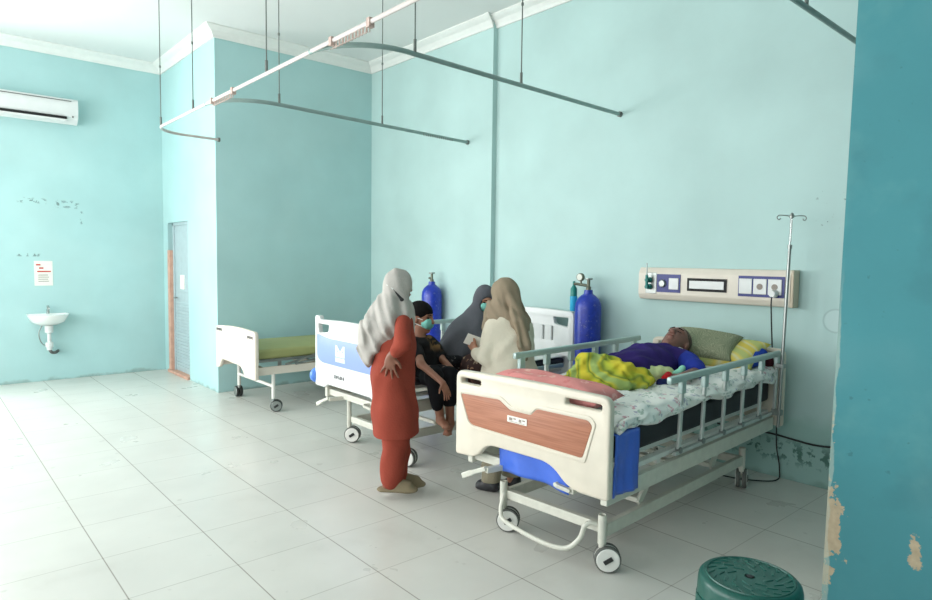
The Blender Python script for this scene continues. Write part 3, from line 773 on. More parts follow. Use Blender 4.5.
bed2 = crank_bed('white hospital bed with a blue striped foot panel, the boy sitting on its side', (2.50, 4.235, 0), 0.0, 2.08, False, wheels=((.255, -.40, -1.1), (.255, .40, -.75), (1.92, -.33, .75), (1.92, .33, .6)))
W2 = .515
fo = rpoly([(-W2, .50), (-W2*.7, .50), (-W2*.62, .53), (W2*.62, .53), (W2*.7, .50), (W2, .50), (W2, 1.075), (W2-.07, 1.075), (W2-.08, 1.045), (0, 1.06), (-W2+.08, 1.045), (-W2+.07, 1.075), (-W2, 1.075)],
           [.02, .03, .03, .03, .03, .02, .02, .01, .02, .3, .02, .01, .02], 4)
h2 = [rpoly([(s*.30, .955), (s*.455, .935), (s*.465, 1.01), (s*.285, 1.01)], .015) for s in (1, -1)]
fb = plate('footboard', [fo]+h2, .045, .010, M_white_pl, bed2, 0.0)
o = plate('blue_stripe', [rpoly([(.475, .93), (.30, .905), (-.30, .905), (-.475, .93), (-.475, .735), (-.40, .70), (.40, .70), (.475, .735)], [.01, .1, .1, .01, .05, .05, .05, .05])], .006, .001, M_bluestripe, fb, -.003)
bm = bmesh.new()      # white emblem: two peaks over a bar
add_box(bm, -.0045, -.003, .035, .175, .735, .768)
add_box(bm, -.0045, -.003, .148, .175, .775, .865); add_box(bm, -.0045, -.003, .035, .062, .775, .865); add_box(bm, -.0045, -.003, .062, .148, .775, .812)
add_bar(bm, (-.0037, .15, .85), (-.0037, .115, .815), .0015, .018, 0); add_bar(bm, (-.0037, .06, .85), (-.0037, .095, .815), .0015, .018, 0)
M_emb = mat('pale_emblem', (214, 226, 246), 0.4)
obj('emblem', bm, M_emb, fb)
bm = bmesh.new()      # row of small dark letters, too small to read
rnd = random.Random(2); yy = .20
for i in range(7):
    wl = .016; add_box(bm, -.0022, .002, yy-.004, yy, .60, .625)
    if i % 2 == 0: add_box(bm, -.0022, .002, yy-wl, yy, .621, .625)
    if i % 3 != 1: add_box(bm, -.0022, .002, yy-wl, yy-.004, .609, .613)
    if i in (1, 4, 6): add_box(bm, -.0022, .002, yy-wl, yy-wl+.004, .60, .625)
    if i in (0, 3, 4): add_box(bm, -.0022, .002, yy-wl, yy, .60, .604)
    yy -= .0225
obj('small_lettering', bm, M_ink, fb)
def bumper(u, v, s):
    bm = bmesh.new(); add_lathe(bm, [(0, -.035), (.045, -.035), (.062, -.02), (.062, .012), (.03, .035), (0, .035)], (u, v, .575), 20, 'y'); obj('corner_bumper', bm, M_bumper, bed2, True)
for s in (1, -1): bumper(.03, s*(W2+.02), s); bumper(2.06, s*(W2+.02), s)
ho = rpoly([(-W2, .45), (W2, .45), (W2, 1.08), (0, 1.095), (-W2, 1.08)], [.02, .02, .05, .3, .05], 5)
hh = [rpoly([(s*.29, .955), (s*.44, .935), (s*.455, 1.02), (s*.27, 1.02)], .015) for s in (1, -1)]
slots = [rpoly([(a-.010, .80), (a+.010, .80), (a+.010, .93), (a-.010, .93)], .008) for a in (-.26, -.15, .0, .15, .26)]
plate('headboard', [ho]+hh+slots, .045, .010, M_white_pl, bed2, 2.04)
side_rail(bed2, .465, .45, 1.90, .955, [.50, .75, 1.01, 1.29, 1.55, 1.80])
side_rail(bed2, -.475, .95, 1.95, .60, [1.0, 1.25, 1.5], zb=.50, folded=True)

# third bed: simpler frame in the alcove
t = thing('hospital_bed', 'cream hospital bed with a bare green mattress, empty in the alcove', 'hospital bed', (2.50, 6.48, 0), 0, 'hospital beds')
fb = plate('footboard', [rpoly([(-.52, .345), (-.26, .345), (-.16, .44), (.36, .45), (.43, .35), (.52, .345), (.525, .80), (0, .835), (-.52, .815)], [.015, .05, .06, .05, .04, .015, .05, .5, .05], 5)], .04, .010, M_offw, t, 0)
for v0, v1, z in ((.34, .50, .765), (-.47, -.33, .755)):
    bm = bmesh.new(); k = 5; wv = (v1-v0)/k
    for i in range(k): add_box(bm, -.002, .002, v0+i*wv+.005, v0+(i+1)*wv-.004, z-.014+(i % 2)*.004, z+.014)
    obj('small_lettering', bm, M_ink, fb)
plate('headboard', [rpoly([(-.52, .345), (.52, .345), (.525, .84), (0, .86), (-.52, .84)], .04, 5)], .04, .010, M_offw, t, 2.06)
bm = bmesh.new()
for s in (-1, 1): add_box(bm, .03, 2.06, s*.44-.016, s*.44+.016, .375, .455, .004)
for u in (.14, .75, 1.35, 1.95): add_box(bm, u-.02, u+.02, -.44, .44, .39, .44, .004)
obj('bed_frame', bm, M_offw, t)
bm = bmesh.new()
for s in (-1, 1): add_box(bm, .06, 2.02, s*.41-.014, s*.41+.014, .50, .525, .003); add_bar(bm, (.35, s*.44, .46), (.95, s*.44, .60), .018, .022); add_bar(bm, (.45, s*.45, .46), (1.3, s*.45, .56), .018, .022)
for i in range(11): add_box(bm, .10+i*.18, .20+i*.18, -.41, .41, .515, .528, .002)
for u in (.3, 1.0, 1.7):
    for s in (-1, 1): add_box(bm, u-.015, u+.015, s*.41-.012, s*.41+.012, .45, .505)
obj('mattress_deck', bm, M_steel, t)
for u in (.22, 1.90):
    for s in (-1, 1): obj('leg', tube([(u, s*.44, .13), (u, s*.44, .385)], .019, 14), M_frame_w, t, True); caster(t, u, s*.44, .5+s, .15, .058, True)
    obj('cross_bar', tube([(u, -.44, .255), (u, .44, .255)], .017, 12), M_frame_w, t, True)
def mattress(name, label, root, u0, u1, w, z0, z1, m, bev=.03, edge=None, ztilt=0):
    bm = bmesh.new(); add_box(bm, u0, u1, -w, w, z0, z1, bev, seg=4)
    o = obj(name, bm, m, None, True); o.location = root.location; o.rotation_euler = root.rotation_euler
    return tag(o, label, 'mattress', 'mattresses')
mattress('mattress', 'bare olive green mattress on the empty bed in the alcove', t, .06, 1.98, .43, .528, .63, M_green_m, .03)
mattress('mattress', 'thick black mattress under the floral quilt of the nearest bed', bed1, .06, 2.10, .425, .598, .735, M_mattress, .025)
mattress('mattress', 'black mattress on the blue striped bed, under the seated boy', bed2, .06, 2.02, .44, .598, .655, M_mattress, .025)
b = sheet('bed_sheet', lambda s, q: (1.25+.78*s, -.44+.88*q, .670+.010*math.sin(s*9)*math.sin(q*7)), 24, 24, cloth('white_sheet', (226, 228, 224)), None, .004)
b.location = bed2.location; tag(b, 'white folded sheet lying on the head half of the blue striped bed', 'sheet')

# ================================================================== CYLINDERS
def cylinder(label, x, y):
    t = thing('oxygen_cylinder', label, 'gas cylinder', (x, y, 0), 0, 'oxygen cylinders'); t.scale = (1, 1, .965)
    obj('tank', lathe([(0, .0), (.10, .0), (.116, .015), (.116, 1.17), (.110, 1.215), (.092, 1.255), (.062, 1.285), (.040, 1.30), (.036, 1.335), (0, 1.335)], n=36), M_cyl, t, True)
    bm = lathe([(0, 1.33), (.022, 1.33), (.022, 1.36), (.014, 1.37), (.014, 1.43), (0, 1.43)], n=16)
    add_tube(bm, [(-.0, .0, 1.375), (.0, .05, 1.375)], .013); obj('valve', bm, M_brass, t, True)
    obj('valve_handle', lathe([(0, 1.428), (.034, 1.428), (.036, 1.435), (.034, 1.443), (0, 1.443)], n=18), M_steel, t, True)
    return t
cyl1 = cylinder('tall blue oxygen cylinder with gauge and humidifier standing by the wall beside the nearest bed', 4.535, 3.555)
rg = obj('regulator', None or tube([(0, .03, 1.375), (0, .13, 1.385), (0, .16, 1.385)], .014), M_brass, cyl1, True)
bm = lathe([(0, -.02), (.034, -.02), (.037, -.012), (.037, .010), (0, .012)], (-.005, .085, 1.45), 20, 'x'); add_tube(bm, [(0, .085, 1.39), (0, .085, 1.42)], .009)
obj('gauge', bm, M_brass, rg, True)
obj('gauge_face', lathe([(0, -.0215), (.029, -.0215), (.029, -.019), (0, -.019)], (-.005, .085, 1.45), 20, 'x'), M_gauge, rg, True)
bm = lathe([(0, 1.27), (.03, 1.27), (.03, 1.34), (.012, 1.37), (.012, 1.41), (0, 1.41)], (0, .165, 0), 16); obj('humidifier_cap', bm, M_teal, rg, True)
obj('humidifier_bottle', lathe([(0, 1.13), (.028, 1.13), (.034, 1.145), (.034, 1.265), (.026, 1.275), (0, 1.275)], (0, .165, 0), 18), M_humid, rg, True)
cyl2 = cylinder('tall blue oxygen cylinder against the wall behind the seated boy', 4.50, 5.76)

# ================================================================== CURTAIN RAILS
ZR = 2.815
RX = 1.92
def rod(par, x, y, top=H):
    bm = bmesh.new(); add_tube(bm, [(x, y, ZR+.01), (x, y, ZR+.09)], .010, 10); add_tube(bm, [(x, y, ZR+.08), (x, y, top)], .0045, 8)
    add_lathe(bm, [(0, top-.012), (.022, top-.012), (.022, top), (0, top)], (x, y, 0), 14); add_lathe(bm, [(0, 3.38), (.009, 3.38), (.009, 3.40), (0, 3.40)], (x, y, 0), 10)
    return obj('hanging_rod', bm, M_rod, par, True)
def arc(cx, cy, r, a0, a1, n=12): return [(cx+r*math.cos(math.radians(a0+(a1-a0)*k/n)), cy+r*math.sin(math.radians(a0+(a1-a0)*k/n)), ZR) for k in range(n+1)]
def rail_thing(label, pts, m, r=.013, grp='ceiling-hung curtain rails'):
    t = thing('curtain_rail', label, 'curtain rail', (0, 0, 0), 0, grp)
    bm = bmesh.new(); add_tube(bm, pts, r, 10, squash=(1.0, 1.25)); obj('track', bm, m, t, True)
    return t
def gliders(t, y0, y1, x=RX):
    bm = bmesh.new(); n = max(3, int((y1-y0)/.035))
    for i in range(n):
        y = y0+(y1-y0)*i/n
        add_tube(bm, [(x, y, ZR-.012), (x+.004, y+.008, ZR-.05), (x-.004, y+.02, ZR-.05), (x, y+.026, ZR-.012)], .003, 6)
    add_box(bm, x-.017, x+.017, y0-.02, y0+.01, ZR-.03, ZR+.02); add_box(bm, x-.017, x+.017, y1-.01, y1+.02, ZR-.03, ZR+.02)
    add_bar(bm, (x-.018, y0, ZR-.056), (x-.018, y1, ZR-.056), .003, .003, 0)
    obj('curtain_gliders', bm, M_glider, t)
L1 = rail_thing('long curtain rail, painted in a lit tone, running past all the bed bays to the wall by the door', [(RX, -.5, ZR), (RX, 6.7, ZR)]+arc(RX+.34, 6.76, .34, 180, 90)+[(XD, 7.12, ZR)], M_rail_lit, .0115)
for y in (6.80, 5.86, 4.34, 1.3): rod(L1, RX, y)
gliders(L1, 4.95, 5.38); gliders(L1, 3.02, 3.42)
obj('end_socket', lathe([(0, -.02), (.024, -.02), (.024, 0), (0, 0)], (XD, 7.12, ZR), 14, 'x'), M_rod, L1, True)
for yb, lab in ((5.13, 'curved curtain rail, painted in a shaded tone, crossing above the blue striped bed, farthest cross rail'),
                (3.285, 'curved curtain rail, painted in a shaded tone, crossing above the occupied bed, middle cross rail'),
                (1.355, 'curtain rail, painted in a shaded tone, at top right, cut off by the turquoise pier')):
    r = .42; yend = yb+(.19 if yb > 5 else .10 if yb > 3 else .02)
    g = rail_thing(lab, arc(RX+r, yb+r, r, 180, 270)+[(XR-(.06 if yb > 4.94 else 0), yend, ZR)], M_rail_shade)
    for x in ((2.38, 3.46) if yb > 5 else (2.42, 3.41)):
        rod(g, x, yb+(yend-yb)*(x-RX-r)/(XR-RX-r) if x > RX+r else yb)
    xe = XR-(.06 if yb > 4.94 else 0)
    obj('end_socket', lathe([(0, -.02), (.024, -.02), (.024, 0), (0, 0)], (xe, yend, ZR), 14, 'x'), M_rod, g, True)
    if yb > 5:
        bm = bmesh.new()
        for i in range(14): add_tube(bm, [(3.95+i*.03, yb+.08+i*.002, ZR-.012), (3.955+i*.03, yb+.08+i*.002, ZR-.035)], .004, 6)
        obj('curtain_gliders', bm, M_rod, g)

# ================================================================== STOOL
t = thing('plastic_stool', 'round dark green plastic stool at the bottom edge in front of the nearest bed', 'stool', (2.165, .97, 0)); t.scale = (1.1, 1.1, 1.02)
prof = [(.0, .452), (.016, .452), (.018, .448)]
bm = bmesh.new(); add_lathe(bm, [(.0, .446), (.014, .446), (.016, .451), (.135, .451), (.142, .449), (.150, .440), (.153, .425), (.156, .36), (.148, .36), (.145, .43), (0, .438)], n=48)
obj('seat', bm, M_stool, t, True)
bm = bmesh.new()      # raised petal pattern on the seat
for ring_, n_ in ((.045, 8), (.075, 14), (.105, 20)):
    for k in range(n_):
        a = 2*PI*(k+.5*(ring_ > .06))/n_; b = a+.22/(ring_*10); add_bar(bm, (ring_*math.cos(a), ring_*math.sin(a), .4515), ((ring_+.02)*math.cos(b), (ring_+.02)*math.sin(b), .4515), .008, .004, .001)
add_lathe(bm, [(.124, .450), (.126, .455), (.130, .455), (.132, .450), (.124, .450)], n=40)
obj('seat_pattern', bm, M_stool, t)
obj('centre_hole', lathe([(0, .4518), (.011, .4518), (.011, .446), (0, .446)], n=14), M_black, t)
for k in range(4):
    a = PI/4+k*PI/2+.3; bm = bmesh.new(); c, s = math.cos(a), math.sin(a)
    n = 8; A = []; B = []
    for i in range(n+1):
        q = a+(i/n-.5)*.75; A.append((.152*math.cos(q), .152*math.sin(q), .38)); q2 = a+(i/n-.5)*.42; B.append((.185*math.cos(q2), .185*math.sin(q2), 0.0))
    va = [bm.verts.new(p) for p in A]; vb = [bm.verts.new(p) for p in B]
    for i in range(n): bm.faces.new((va[i], va[i+1], vb[i+1], vb[i]))
    thicken(bm, .006); obj('leg', bm, M_stool, t, True)
obj('apron', lathe([(.150, .37), (.157, .37), (.160, .30), (.154, .30), (.150, .37)], n=40), M_stool, t, True)
obj('sticker', bx(-.172, -.158, .05, .085, .33, .365), M_paper, t)
bm = lathe([(.172, .15), (.176, .15), (.178, .13), (.174, .13), (.172, .15)], n=40); obj('ring_brace', bm, M_stool, t, True)

# ================================================================== IV POLE on the head corner of the nearest bed
def b1(u, v, z=0):
    c, s = math.cos(A1), math.sin(A1); return (2.32+u*c-v*s, 2.205+u*s+v*c, z)
p = b1(2.02, -.51)
t = thing('drip_stand_pole', 'thin metal drip pole with two hooks fixed to the wall-side corner of the nearest bed', 'drip pole', (p[0], p[1], 0)); t.rotation_euler = (0, math.radians(3.0), 0)
bm = bmesh.new(); add_tube(bm, [(0, 0, .44), (.0, 0, 1.66)], .0105, 12); obj('lower_tube', bm, M_steel, t, True)
obj('upper_rod', tube([(0, 0, 1.62), (.0, 0, 1.875)], .0055, 10), M_chrome, t, True)
obj('rod_collar', lathe([(0, 1.645), (.014, 1.645), (.014, 1.67), (0, 1.67)], n=14), M_steel, t, True)
for s in (-1, 1):
    d = np.array([.62, -.78, 0])*s
    pts = [(0, 0, 1.86)]+[tuple(d*q+np.array([0, 0, z])) for q, z in ((.04, 1.865), (.075, 1.866), (.085, 1.862), (.092, 1.85), (.085, 1.838), (.074, 1.838), (.07, 1.848))]
    obj('hook', tube(smooth_path(pts, 5), .0032, 8), M_steel, t, True)
obj('hook_boss', lathe([(0, 1.845), (.014, 1.85), (.016, 1.865), (.010, 1.88), (0, 1.885)], n=14), M_steel, t, True)
obj('hanging_strap', bx(-.004, .0, -.008, .008, 1.69, 1.845, .001), M_clear, t)
bm = bmesh.new(); add_box(bm, -.02, .03, -.015, .035, .52, .56, .004); add_box(bm, -.02, .03, -.015, .035, .84, .87, .004); obj('clamp', bm, M_steel, t)

# ================================================================== BEDDING on the nearest bed
U1 = np.array([math.cos(A1), math.sin(A1), 0]); V1 = np.array([-math.sin(A1), math.cos(A1), 0])
def onbed(o): o.location = bed1.location; o.rotation_euler = bed1.rotation_euler; return o
def wob(a, b, s=1): return s*(math.sin(a*7.3+b*4.1)+math.sin(a*13.7-b*9.2+1.3)*.6+math.sin(b*17+a*3.1+.4)*.5)
def quilt(s, q):
    u = .10+1.98*s; top = .775+.035*min(1, s*8)+.03*max(0, (s-.6)/.4)
    zb = .745+.012*wob(s*2.2, .2)
    sec = [(-.462, zb), (-.478, zb+.03), (-.474, top-.02), (-.44, top+.006), (-.30, top+.012), (0, top+.014), (.30, top+.01), (.42, top), (.452, top-.03), (.45, zb)]
    x = q*(len(sec)-1); i = min(int(x), len(sec)-2); f = x-i; f = f*f*(3-2*f) if i in (0, 8) else f
    v = sec[i][0]*(1-f)+sec[i+1][0]*f; z = sec[i][1]*(1-f)+sec[i+1][1]*f
    if 2 <= x <= 8: z += .008*wob(u*2.4, v*3)
    if x < 3: v += .006*wob(u*2.8, z*9)
    return (u, v, z)
o = onbed(sheet('quilt', quilt, 110, 54, M_quilt, None, .018)); tag(o, 'white quilt with small coloured flowers spread over the nearest bed under the patient', 'quilt')
bm = bmesh.new()
def strip(fn, nu, nv):
    g = [[bm.verts.new(fn(i/nu, j/nv)) for j in range(nv+1)] for i in range(nu+1)]
    for i in range(nu):
        for j in range(nv): bm.faces.new((g[i][j], g[i+1][j], g[i+1][j+1], g[i][j+1]))
def near_flap(s, q):
    u = .075+.215*s+.008*math.sin(q*6); z = .742-.295*max(0, (q-.2)/.8) if q > .2 else .742
    v = -.40-.08*min(1, q/.2)-.010*math.sin(s*6+q*3)*q-.004*math.sin(s*19)*q
    return (u, v, z)
strip(near_flap, 14, 20)
strip(lambda s, q: (.075+.21*s, -.40+.72*q, .742), 6, 12)
def foot_flap(s, q):
    v = -.25+.47*s; z = .742-.335*q+.015*math.sin(s*3)*q; u = .075-.018*min(1, q*8)+.012*math.sin(s*11+q*4)*q*q
    return (u, v, z)
strip(foot_flap, 18, 18)
bmesh.ops.remove_doubles(bm, verts=bm.verts, dist=1e-4); bmesh.ops.recalc_face_normals(bm, faces=bm.faces); thicken(bm, .003)
o = onbed(obj('plastic_sheet', bm, M_bluesheet, None, True, None)); tag(o, 'bright blue plastic sheet hanging out at the foot corner of the nearest bed', 'plastic sheet')
def pillow(name, c, ax, ay, w, h, t_, m, label, cat='pillow', grp=None, seed=0, loc=True):
    ax = Vector(nz(ax)); ay = Vector(nz(ay)); an = ax.cross(ay).normalized(); bm = bmesh.new(); n = 22; c = Vector(c)
    V = {}
    for side in (1, -1):
        for i in range(n+1):
            for j in range(n+1):
                if side < 0 and (i in (0, n) or j in (0, n)): V[(side, i, j)] = V[(1, i, j)]; continue
                a = -1+2*i/n; b = -1+2*j/n
                e = max(0, (1-a**4))**.5*max(0, (1-b**4))**.5; pin = 1-.07*(1-a*a)*(abs(b)**3)-0; pin2 = 1-.09*(1-b*b)*(abs(a)**3)
                z = side*t_/2*e+.05*t_*math.sin(a*5+seed)*math.cos(b*4+seed)*e
                V[(side, i, j)] = bm.verts.new(c+ax*(a*w/2*pin2)+ay*(b*h/2*pin)+an*z)
    for side in (1, -1):
        for i in range(n):
            for j in range(n):
                q = [V[(side, i, j)], V[(side, i+1, j)], V[(side, i+1, j+1)], V[(side, i, j+1)]]
                bm.faces.new(q if side > 0 else q[::-1])
    o = obj(name, bm, m, None, True, None)
    if loc: onbed(o)
    return tag(o, label, cat)
pillow('pillow', (.235, .03, .868), (0.06, 1, 0), (1, -0.05, .05), .80, .24, .135, M_pink, 'pink patterned pillow lying across the foot of the nearest bed behind its foot panel')
pillow('pillow', (1.93, -.13, .915), (-.1, 1, 0), (1, .0, .42), .58, .36, .12, M_pyellow, 'yellow striped pillow under the grey-green pillow', seed=2)
pillow('pillow', (1.875, -.05, .975), (-.16, 1, .08), (1, .1, .52), .46, .30, .12, M_pgrey, 'grey-green patterned pillow behind the patient head', seed=1)
def lump(name, m, label, cat, prims, disp=None, h=.007, root=None, k=.03):
    B = Body()
    for (a, b, ra, rb) in prims: B.seg(b1(*a), b1(*b), ra, rb, k)
    B.disp = disp
    class L: location = (0, 0, 0); rotation_euler = Matrix.Identity(3).to_euler()
    c = b1(*prims[0][0]); o = B.build(name, m, None, h); me = o.data
    me.transform(Matrix.Translation((-c[0], -c[1], -c[2]))); o.location = c
    return tag(o, label, cat)
lump('blanket', M_blanket, 'yellow and green blanket bunched up over the patient legs on the nearest bed', 'blanket',
     [((.75, .15, .895), (.80, -.07, .89), .085, .078), ((.84, .12, .885), (.88, -.13, .865), .078, .062), ((.69, .17, .855), (.70, -.12, .85), .062, .055), ((.95, .10, .86), (.90, -.17, .85), .055, .045), ((.70, .13, .945), (.88, .05, .935), .052, .042), ((.66, -.02, .85), (.84, -.19, .845), .045, .04), ((.60, .2, .835), (.66, .1, .84), .035, .035)],
     folds(.0062, [((34, 30, 70), 1), ((-30, 60, 60), .8), ((100, -30, 22), .5)]))
lump('cloth', M_mint, 'small mint green cloth beside the patient near the rail', 'cloth', [((1.20, -.215, .868), (1.225, -.225, .895), .018, .020), ((1.20, -.20, .86), (1.17, -.18, .855), .018, .018)])
lump('cloth', M_redc, 'small bright red cloth on the quilt next to the yellow blanket', 'cloth', [((1.03, -.22, .85), (1.10, -.20, .865), .028, .022)])
lump('cloth', M_navyc, 'small dark navy cloth between the red cloth and the yellow blanket', 'cloth', [((.95, -.23, .84), (1.0, -.25, .84), .026, .022)])
lump('towel', cloth('pale_green_towel', (206, 216, 160)), 'pale green and white towel crumpled at the waist of the patient', 'towel', [((1.0, .02, .865), (1.16, -.13, .86), .06, .045), ((1.08, .12, .90), (1.12, -.02, .89), .05, .045), ((1.0, -.1, .85), (1.2, -.16, .85), .04, .035)], folds(.004, [((60, 40, 30), 1), ((-50, 70, 0), 1)]))
lump('bundle', M_bluec, 'blue cloth bundle on the bed between the yellow pillow and the near rail', 'cloth', [((1.92, -.36, .885), (2.04, -.37, .91), .05, .055), ((1.98, -.30, .92), (2.06, -.32, .93), .045, .045)], folds(.004, [((60, 40, 30), 1)]))
lump('bundle', M_maroon, 'dark maroon cloth tucked in the corner behind the blue bundle', 'cloth', [((2.08, -.41, .89), (2.09, -.41, .86), .04, .04)])

# ================================================================== PEOPLE
def hand(B, w, d, n, side=1, s=1.0, spread=.25, curl=.25, k=.008):
    """palm, four unequal bent fingers and a thumb leaving the side of the palm"""
    w = np.array(w); d = nz(d); n = nz(np.array(n)-d*(np.array(n)@d)); sd = np.cross(d, n)*side
    B.ell(w+d*.045*s, (.048*s, .038*s, .017*s), (d, sd, n), k=.015)
    for i, L in zip((1.5, .5, -.5, -1.5), (.072, .082, .076, .058)):
        r = w+d*.078*s+sd*i*.0195*s; dd = nz(d+sd*i*spread*.5); m = r+dd*L*.5*s-n*curl*.012*s; e = m+nz(dd-n*curl)*L*.5*s
        B.seg(w+d*.04*s+sd*i*.015*s, r, .0095*s, .0092*s, k); B.seg(r, m, .009*s, .0085*s, .004); B.seg(m, e, .0085*s, .007*s, .004)
    r = w+d*.022*s+sd*.028*s; m = r+nz(d*.6+sd*.8)*.038*s; e = m+nz(d*.85+sd*.5-n*.2)*.032*s
    B.seg(r, m, .012*s, .0105*s, k); B.seg(m, e, .010*s, .008*s, .004)
def head(B, c, f, u, s=1.0, k=.02):
    """skull, jaw, nose, brow, lips, chin, ears; f = face direction, u = crown direction"""
    c = np.array(c); u = nz(u); f = nz(np.array(f)-u*(np.array(f)@u)); l = np.cross(u, f)
    B.ell(c+u*.02*s-f*.012*s, (.094*s, .074*s, .090*s), (f, l, u), k)
    B.ell(c-u*.045*s+f*.022*s, (.062*s, .056*s, .070*s), (f, l, u), .03*s)
    B.ell(c-u*.098*s+f*.058*s, (.020*s, .022*s, .016*s), (f, l, u), .02*s)
    B.seg(c+f*.080*s+u*.015*s, c+f*.101*s-u*.028*s, .009*s, .014*s, .012*s)
    for q in (-1, 1):
        B.ell(c+f*.094*s-u*.034*s+l*q*.011*s, (.010*s, .009*s, .007*s), (f, l, u), .008*s)
        B.seg(c+f*.078*s+u*.026*s+l*q*.012*s, c+f*.068*s+u*.024*s+l*q*.045*s, .010*s, .008*s, .012*s)
        B.ell(c+l*q*.076*s-u*.012*s-f*.008*s, (.020*s, .008*s, .031*s), (f, l, u), .006*s)
    B.ell(c+f*.085*s-u*.060*s, (.010*s, .024*s, .006*s), (f, l, u), .008*s); B.ell(c+f*.082*s-u*.071*s, (.010*s, .020*s, .006*s), (f, l, u), .008*s)
    return c, f, u, l
def face_parts(par, c, f, u, l, s=1.0, closed=False):
    base = np.array(par.location)
    for q in (-1, 1):
        B = Body()
        if closed: B.seg(c+f*.083*s+u*.002*s+l*q*.018*s, c+f*.074*s+u*.002*s+l*q*.044*s, .0035*s, .003*s, .003)
        else: B.ell(c+f*.076*s+u*.004*s+l*q*.031*s, (.009*s, .014*s, .007*s), (f, l, u), .003)
        B.build('eye', M_eye, par, .0035, 0)
        B = Body().seg(c+f*.089*s+u*.028*s+l*q*.014*s, c+f*.076*s+u*.028*s+l*q*.045*s, .0045*s, .003*s, .003); B.build('eyebrow', M_hair, par, .0035, 0)
    B = Body().ell(c+f*.092*s-u*.065*s, (.006*s, .020*s, .003*s), (f, l, u), .003); B.build('mouth', M_lip, par, .003, 0)

# ---- standing woman in rust red, seen from behind her right side
D = 4.19
P = lambda x, y, a=0: at(x, y, D+a)
b0 = P(396, 488); wa = thing('person', 'standing person in a long rust red tunic and light grey headscarf, hand on hip', 'person', (b0[0], b0[1], 0))
fa = nz(.80*RH+.60*FH); la = np.cross(ZZ, fa)
B = Body()
hc, hf, hu, hl_ = head(B, P(399.5, 286.5), fa+ZZ*-.08, ZZ, .87)
B.seg(P(398, 298), P(396, 312), .052, .058); B.seg(P(397, 318), P(395, 380), .09, .10, flat=FH, fac=1.25)
B.seg(P(402, 322, -.15), P(402.5, 344, -.27), .038, .030); B.seg(P(402.5, 344, -.27), P(391, 356, -.215), .030, .026)
hand(B, P(391, 355, -.218), -ZZ*.9-RH*.12+FH*.10, -FH*.85-RH*.2, -1, .98, .75, .3)
for q in (-1, 1): B.seg(P(396, 390, q*.06), P(394, 440, q*.06), .065, .05); B.seg(P(394, 440, q*.07), P(392, 482, q*.07), .05, .035)
for q, x in ((-1, 392), (1, 402)): y = 486 if q < 0 else 481; B.seg(P(x-5, y, q*.07), P(x+14, y+1, q*.07), .032, .024)
B.build('body', M_skin_a, wa, .0062)
face_parts(wa, hc, hf, hu, hl_, .87)
B = Body()      # tunic with sleeve
B.chain([(P(398, 322), .105), (P(396, 345), .125), (P(393, 375), .140), (P(395, 410), .148), (P(396, 440), .152)], .03, FH, 1.22)
B.seg(P(403, 323, -.15), P(403, 344, -.275), .054, .047, .04); B.seg(P(403, 344, -.275), P(397, 351, -.25), .047, .041, .02)
B.seg(P(400, 324, .12), P(408, 355, .22), .06, .05, .04)
B.cut(P(396, 433), -ZZ); B.disp = folds(.005, [((30, 24, 3), 1), ((-14, 38, 5), .7)])
tn = B.build('tunic', M_red, wa, .008)
B = Body()
for q, x in ((-1, 0), (1, 6)): B.seg(P(397+x*.3, 425, q*.06), P(391+x, 480-x*.5, q*.07), .092, .068, .03)
B.disp = folds(.005, [((20, 16, 30), 1), ((-20, 30, 12), .6)]); B.cut(P(392, 487), -ZZ); B.build('trousers', M_red, wa, .008)
B = Body()      # headscarf: hood, back drape, shoulders and the front fall
B.ell(hc+hu*.008-hf*.012, (.102, .087, .112), (hf, hl_, hu), .03); B.seg(P(396, 296), P(391, 313), .082, .112, .05)
B.seg(P(392, 314), P(390, 322), .125, .150, .05, FH, 1.25)
B.seg(P(390, 318), P(374, 335), .135, .085, .06, FH, 1.3); B.seg(P(376, 328), P(368, 350), .10, .070, .05, FH, 1.4); B.seg(P(371, 345), P(368.5, 366), .068, .018, .05, FH, 1.6)
B.seg(P(387, 325), P(380, 343, -.06), .10, .06, .05, FH, 1.2)
B.seg(P(403, 312, .03), P(409, 342, .03), .062, .022, .05); B.seg(P(409, 338, .0), P(413, 364, .0), .022, .008, .03)
B.ell(hc+hf*.080-hu*.025, (.062, .050, .072), (hf, hl_, hu), .02, -1)     # opening for the face
B.seg(P(404, 336, -.30), P(399, 352, -.30), .095, .11, .03, op=-1)
B.disp = folds_fade(.0058, [(tuple(75*RH+22*ZZ), 1), (tuple(48*RH+30*FH-16*ZZ), 1), (tuple(110*RH-20*FH+50*ZZ), .5)], hc[2]+.02)
hj = B.build('headscarf', M_hijab_g, wa, .0065)
B = Body().seg(P(393, 289, -.098), P(402, 300, -.088), .004, .010, .01).seg(P(402, 300, -.088), P(406, 302, -.03), .012, .020, .01); B.build('scarf_edge', M_black, wa, .005)
B = Body().seg(P(387, 285, -.088), P(393, 289, -.100), .0045, .004, .004); B.build('mask_strap', M_maskstrap, wa, .003, 0)
for q, x, y in ((-1, 396, 488), (1, 404, 482.5)):
    B = Body(); B.seg(P(x-13, y+1, q*.07), P(x+15, y+1.5, q*.07), .040, .046, .02, ZZ, .42)
    B.seg(P(x+1, y-4, q*.07), P(x+11, y-1.5, q*.07), .042, .042, .02, ZZ, .9); z0 = B.pr[0][1][2]; B.cut((0, 0, .002), -ZZ)
    o = B.build('sandal', M_sandal, wa, .006)

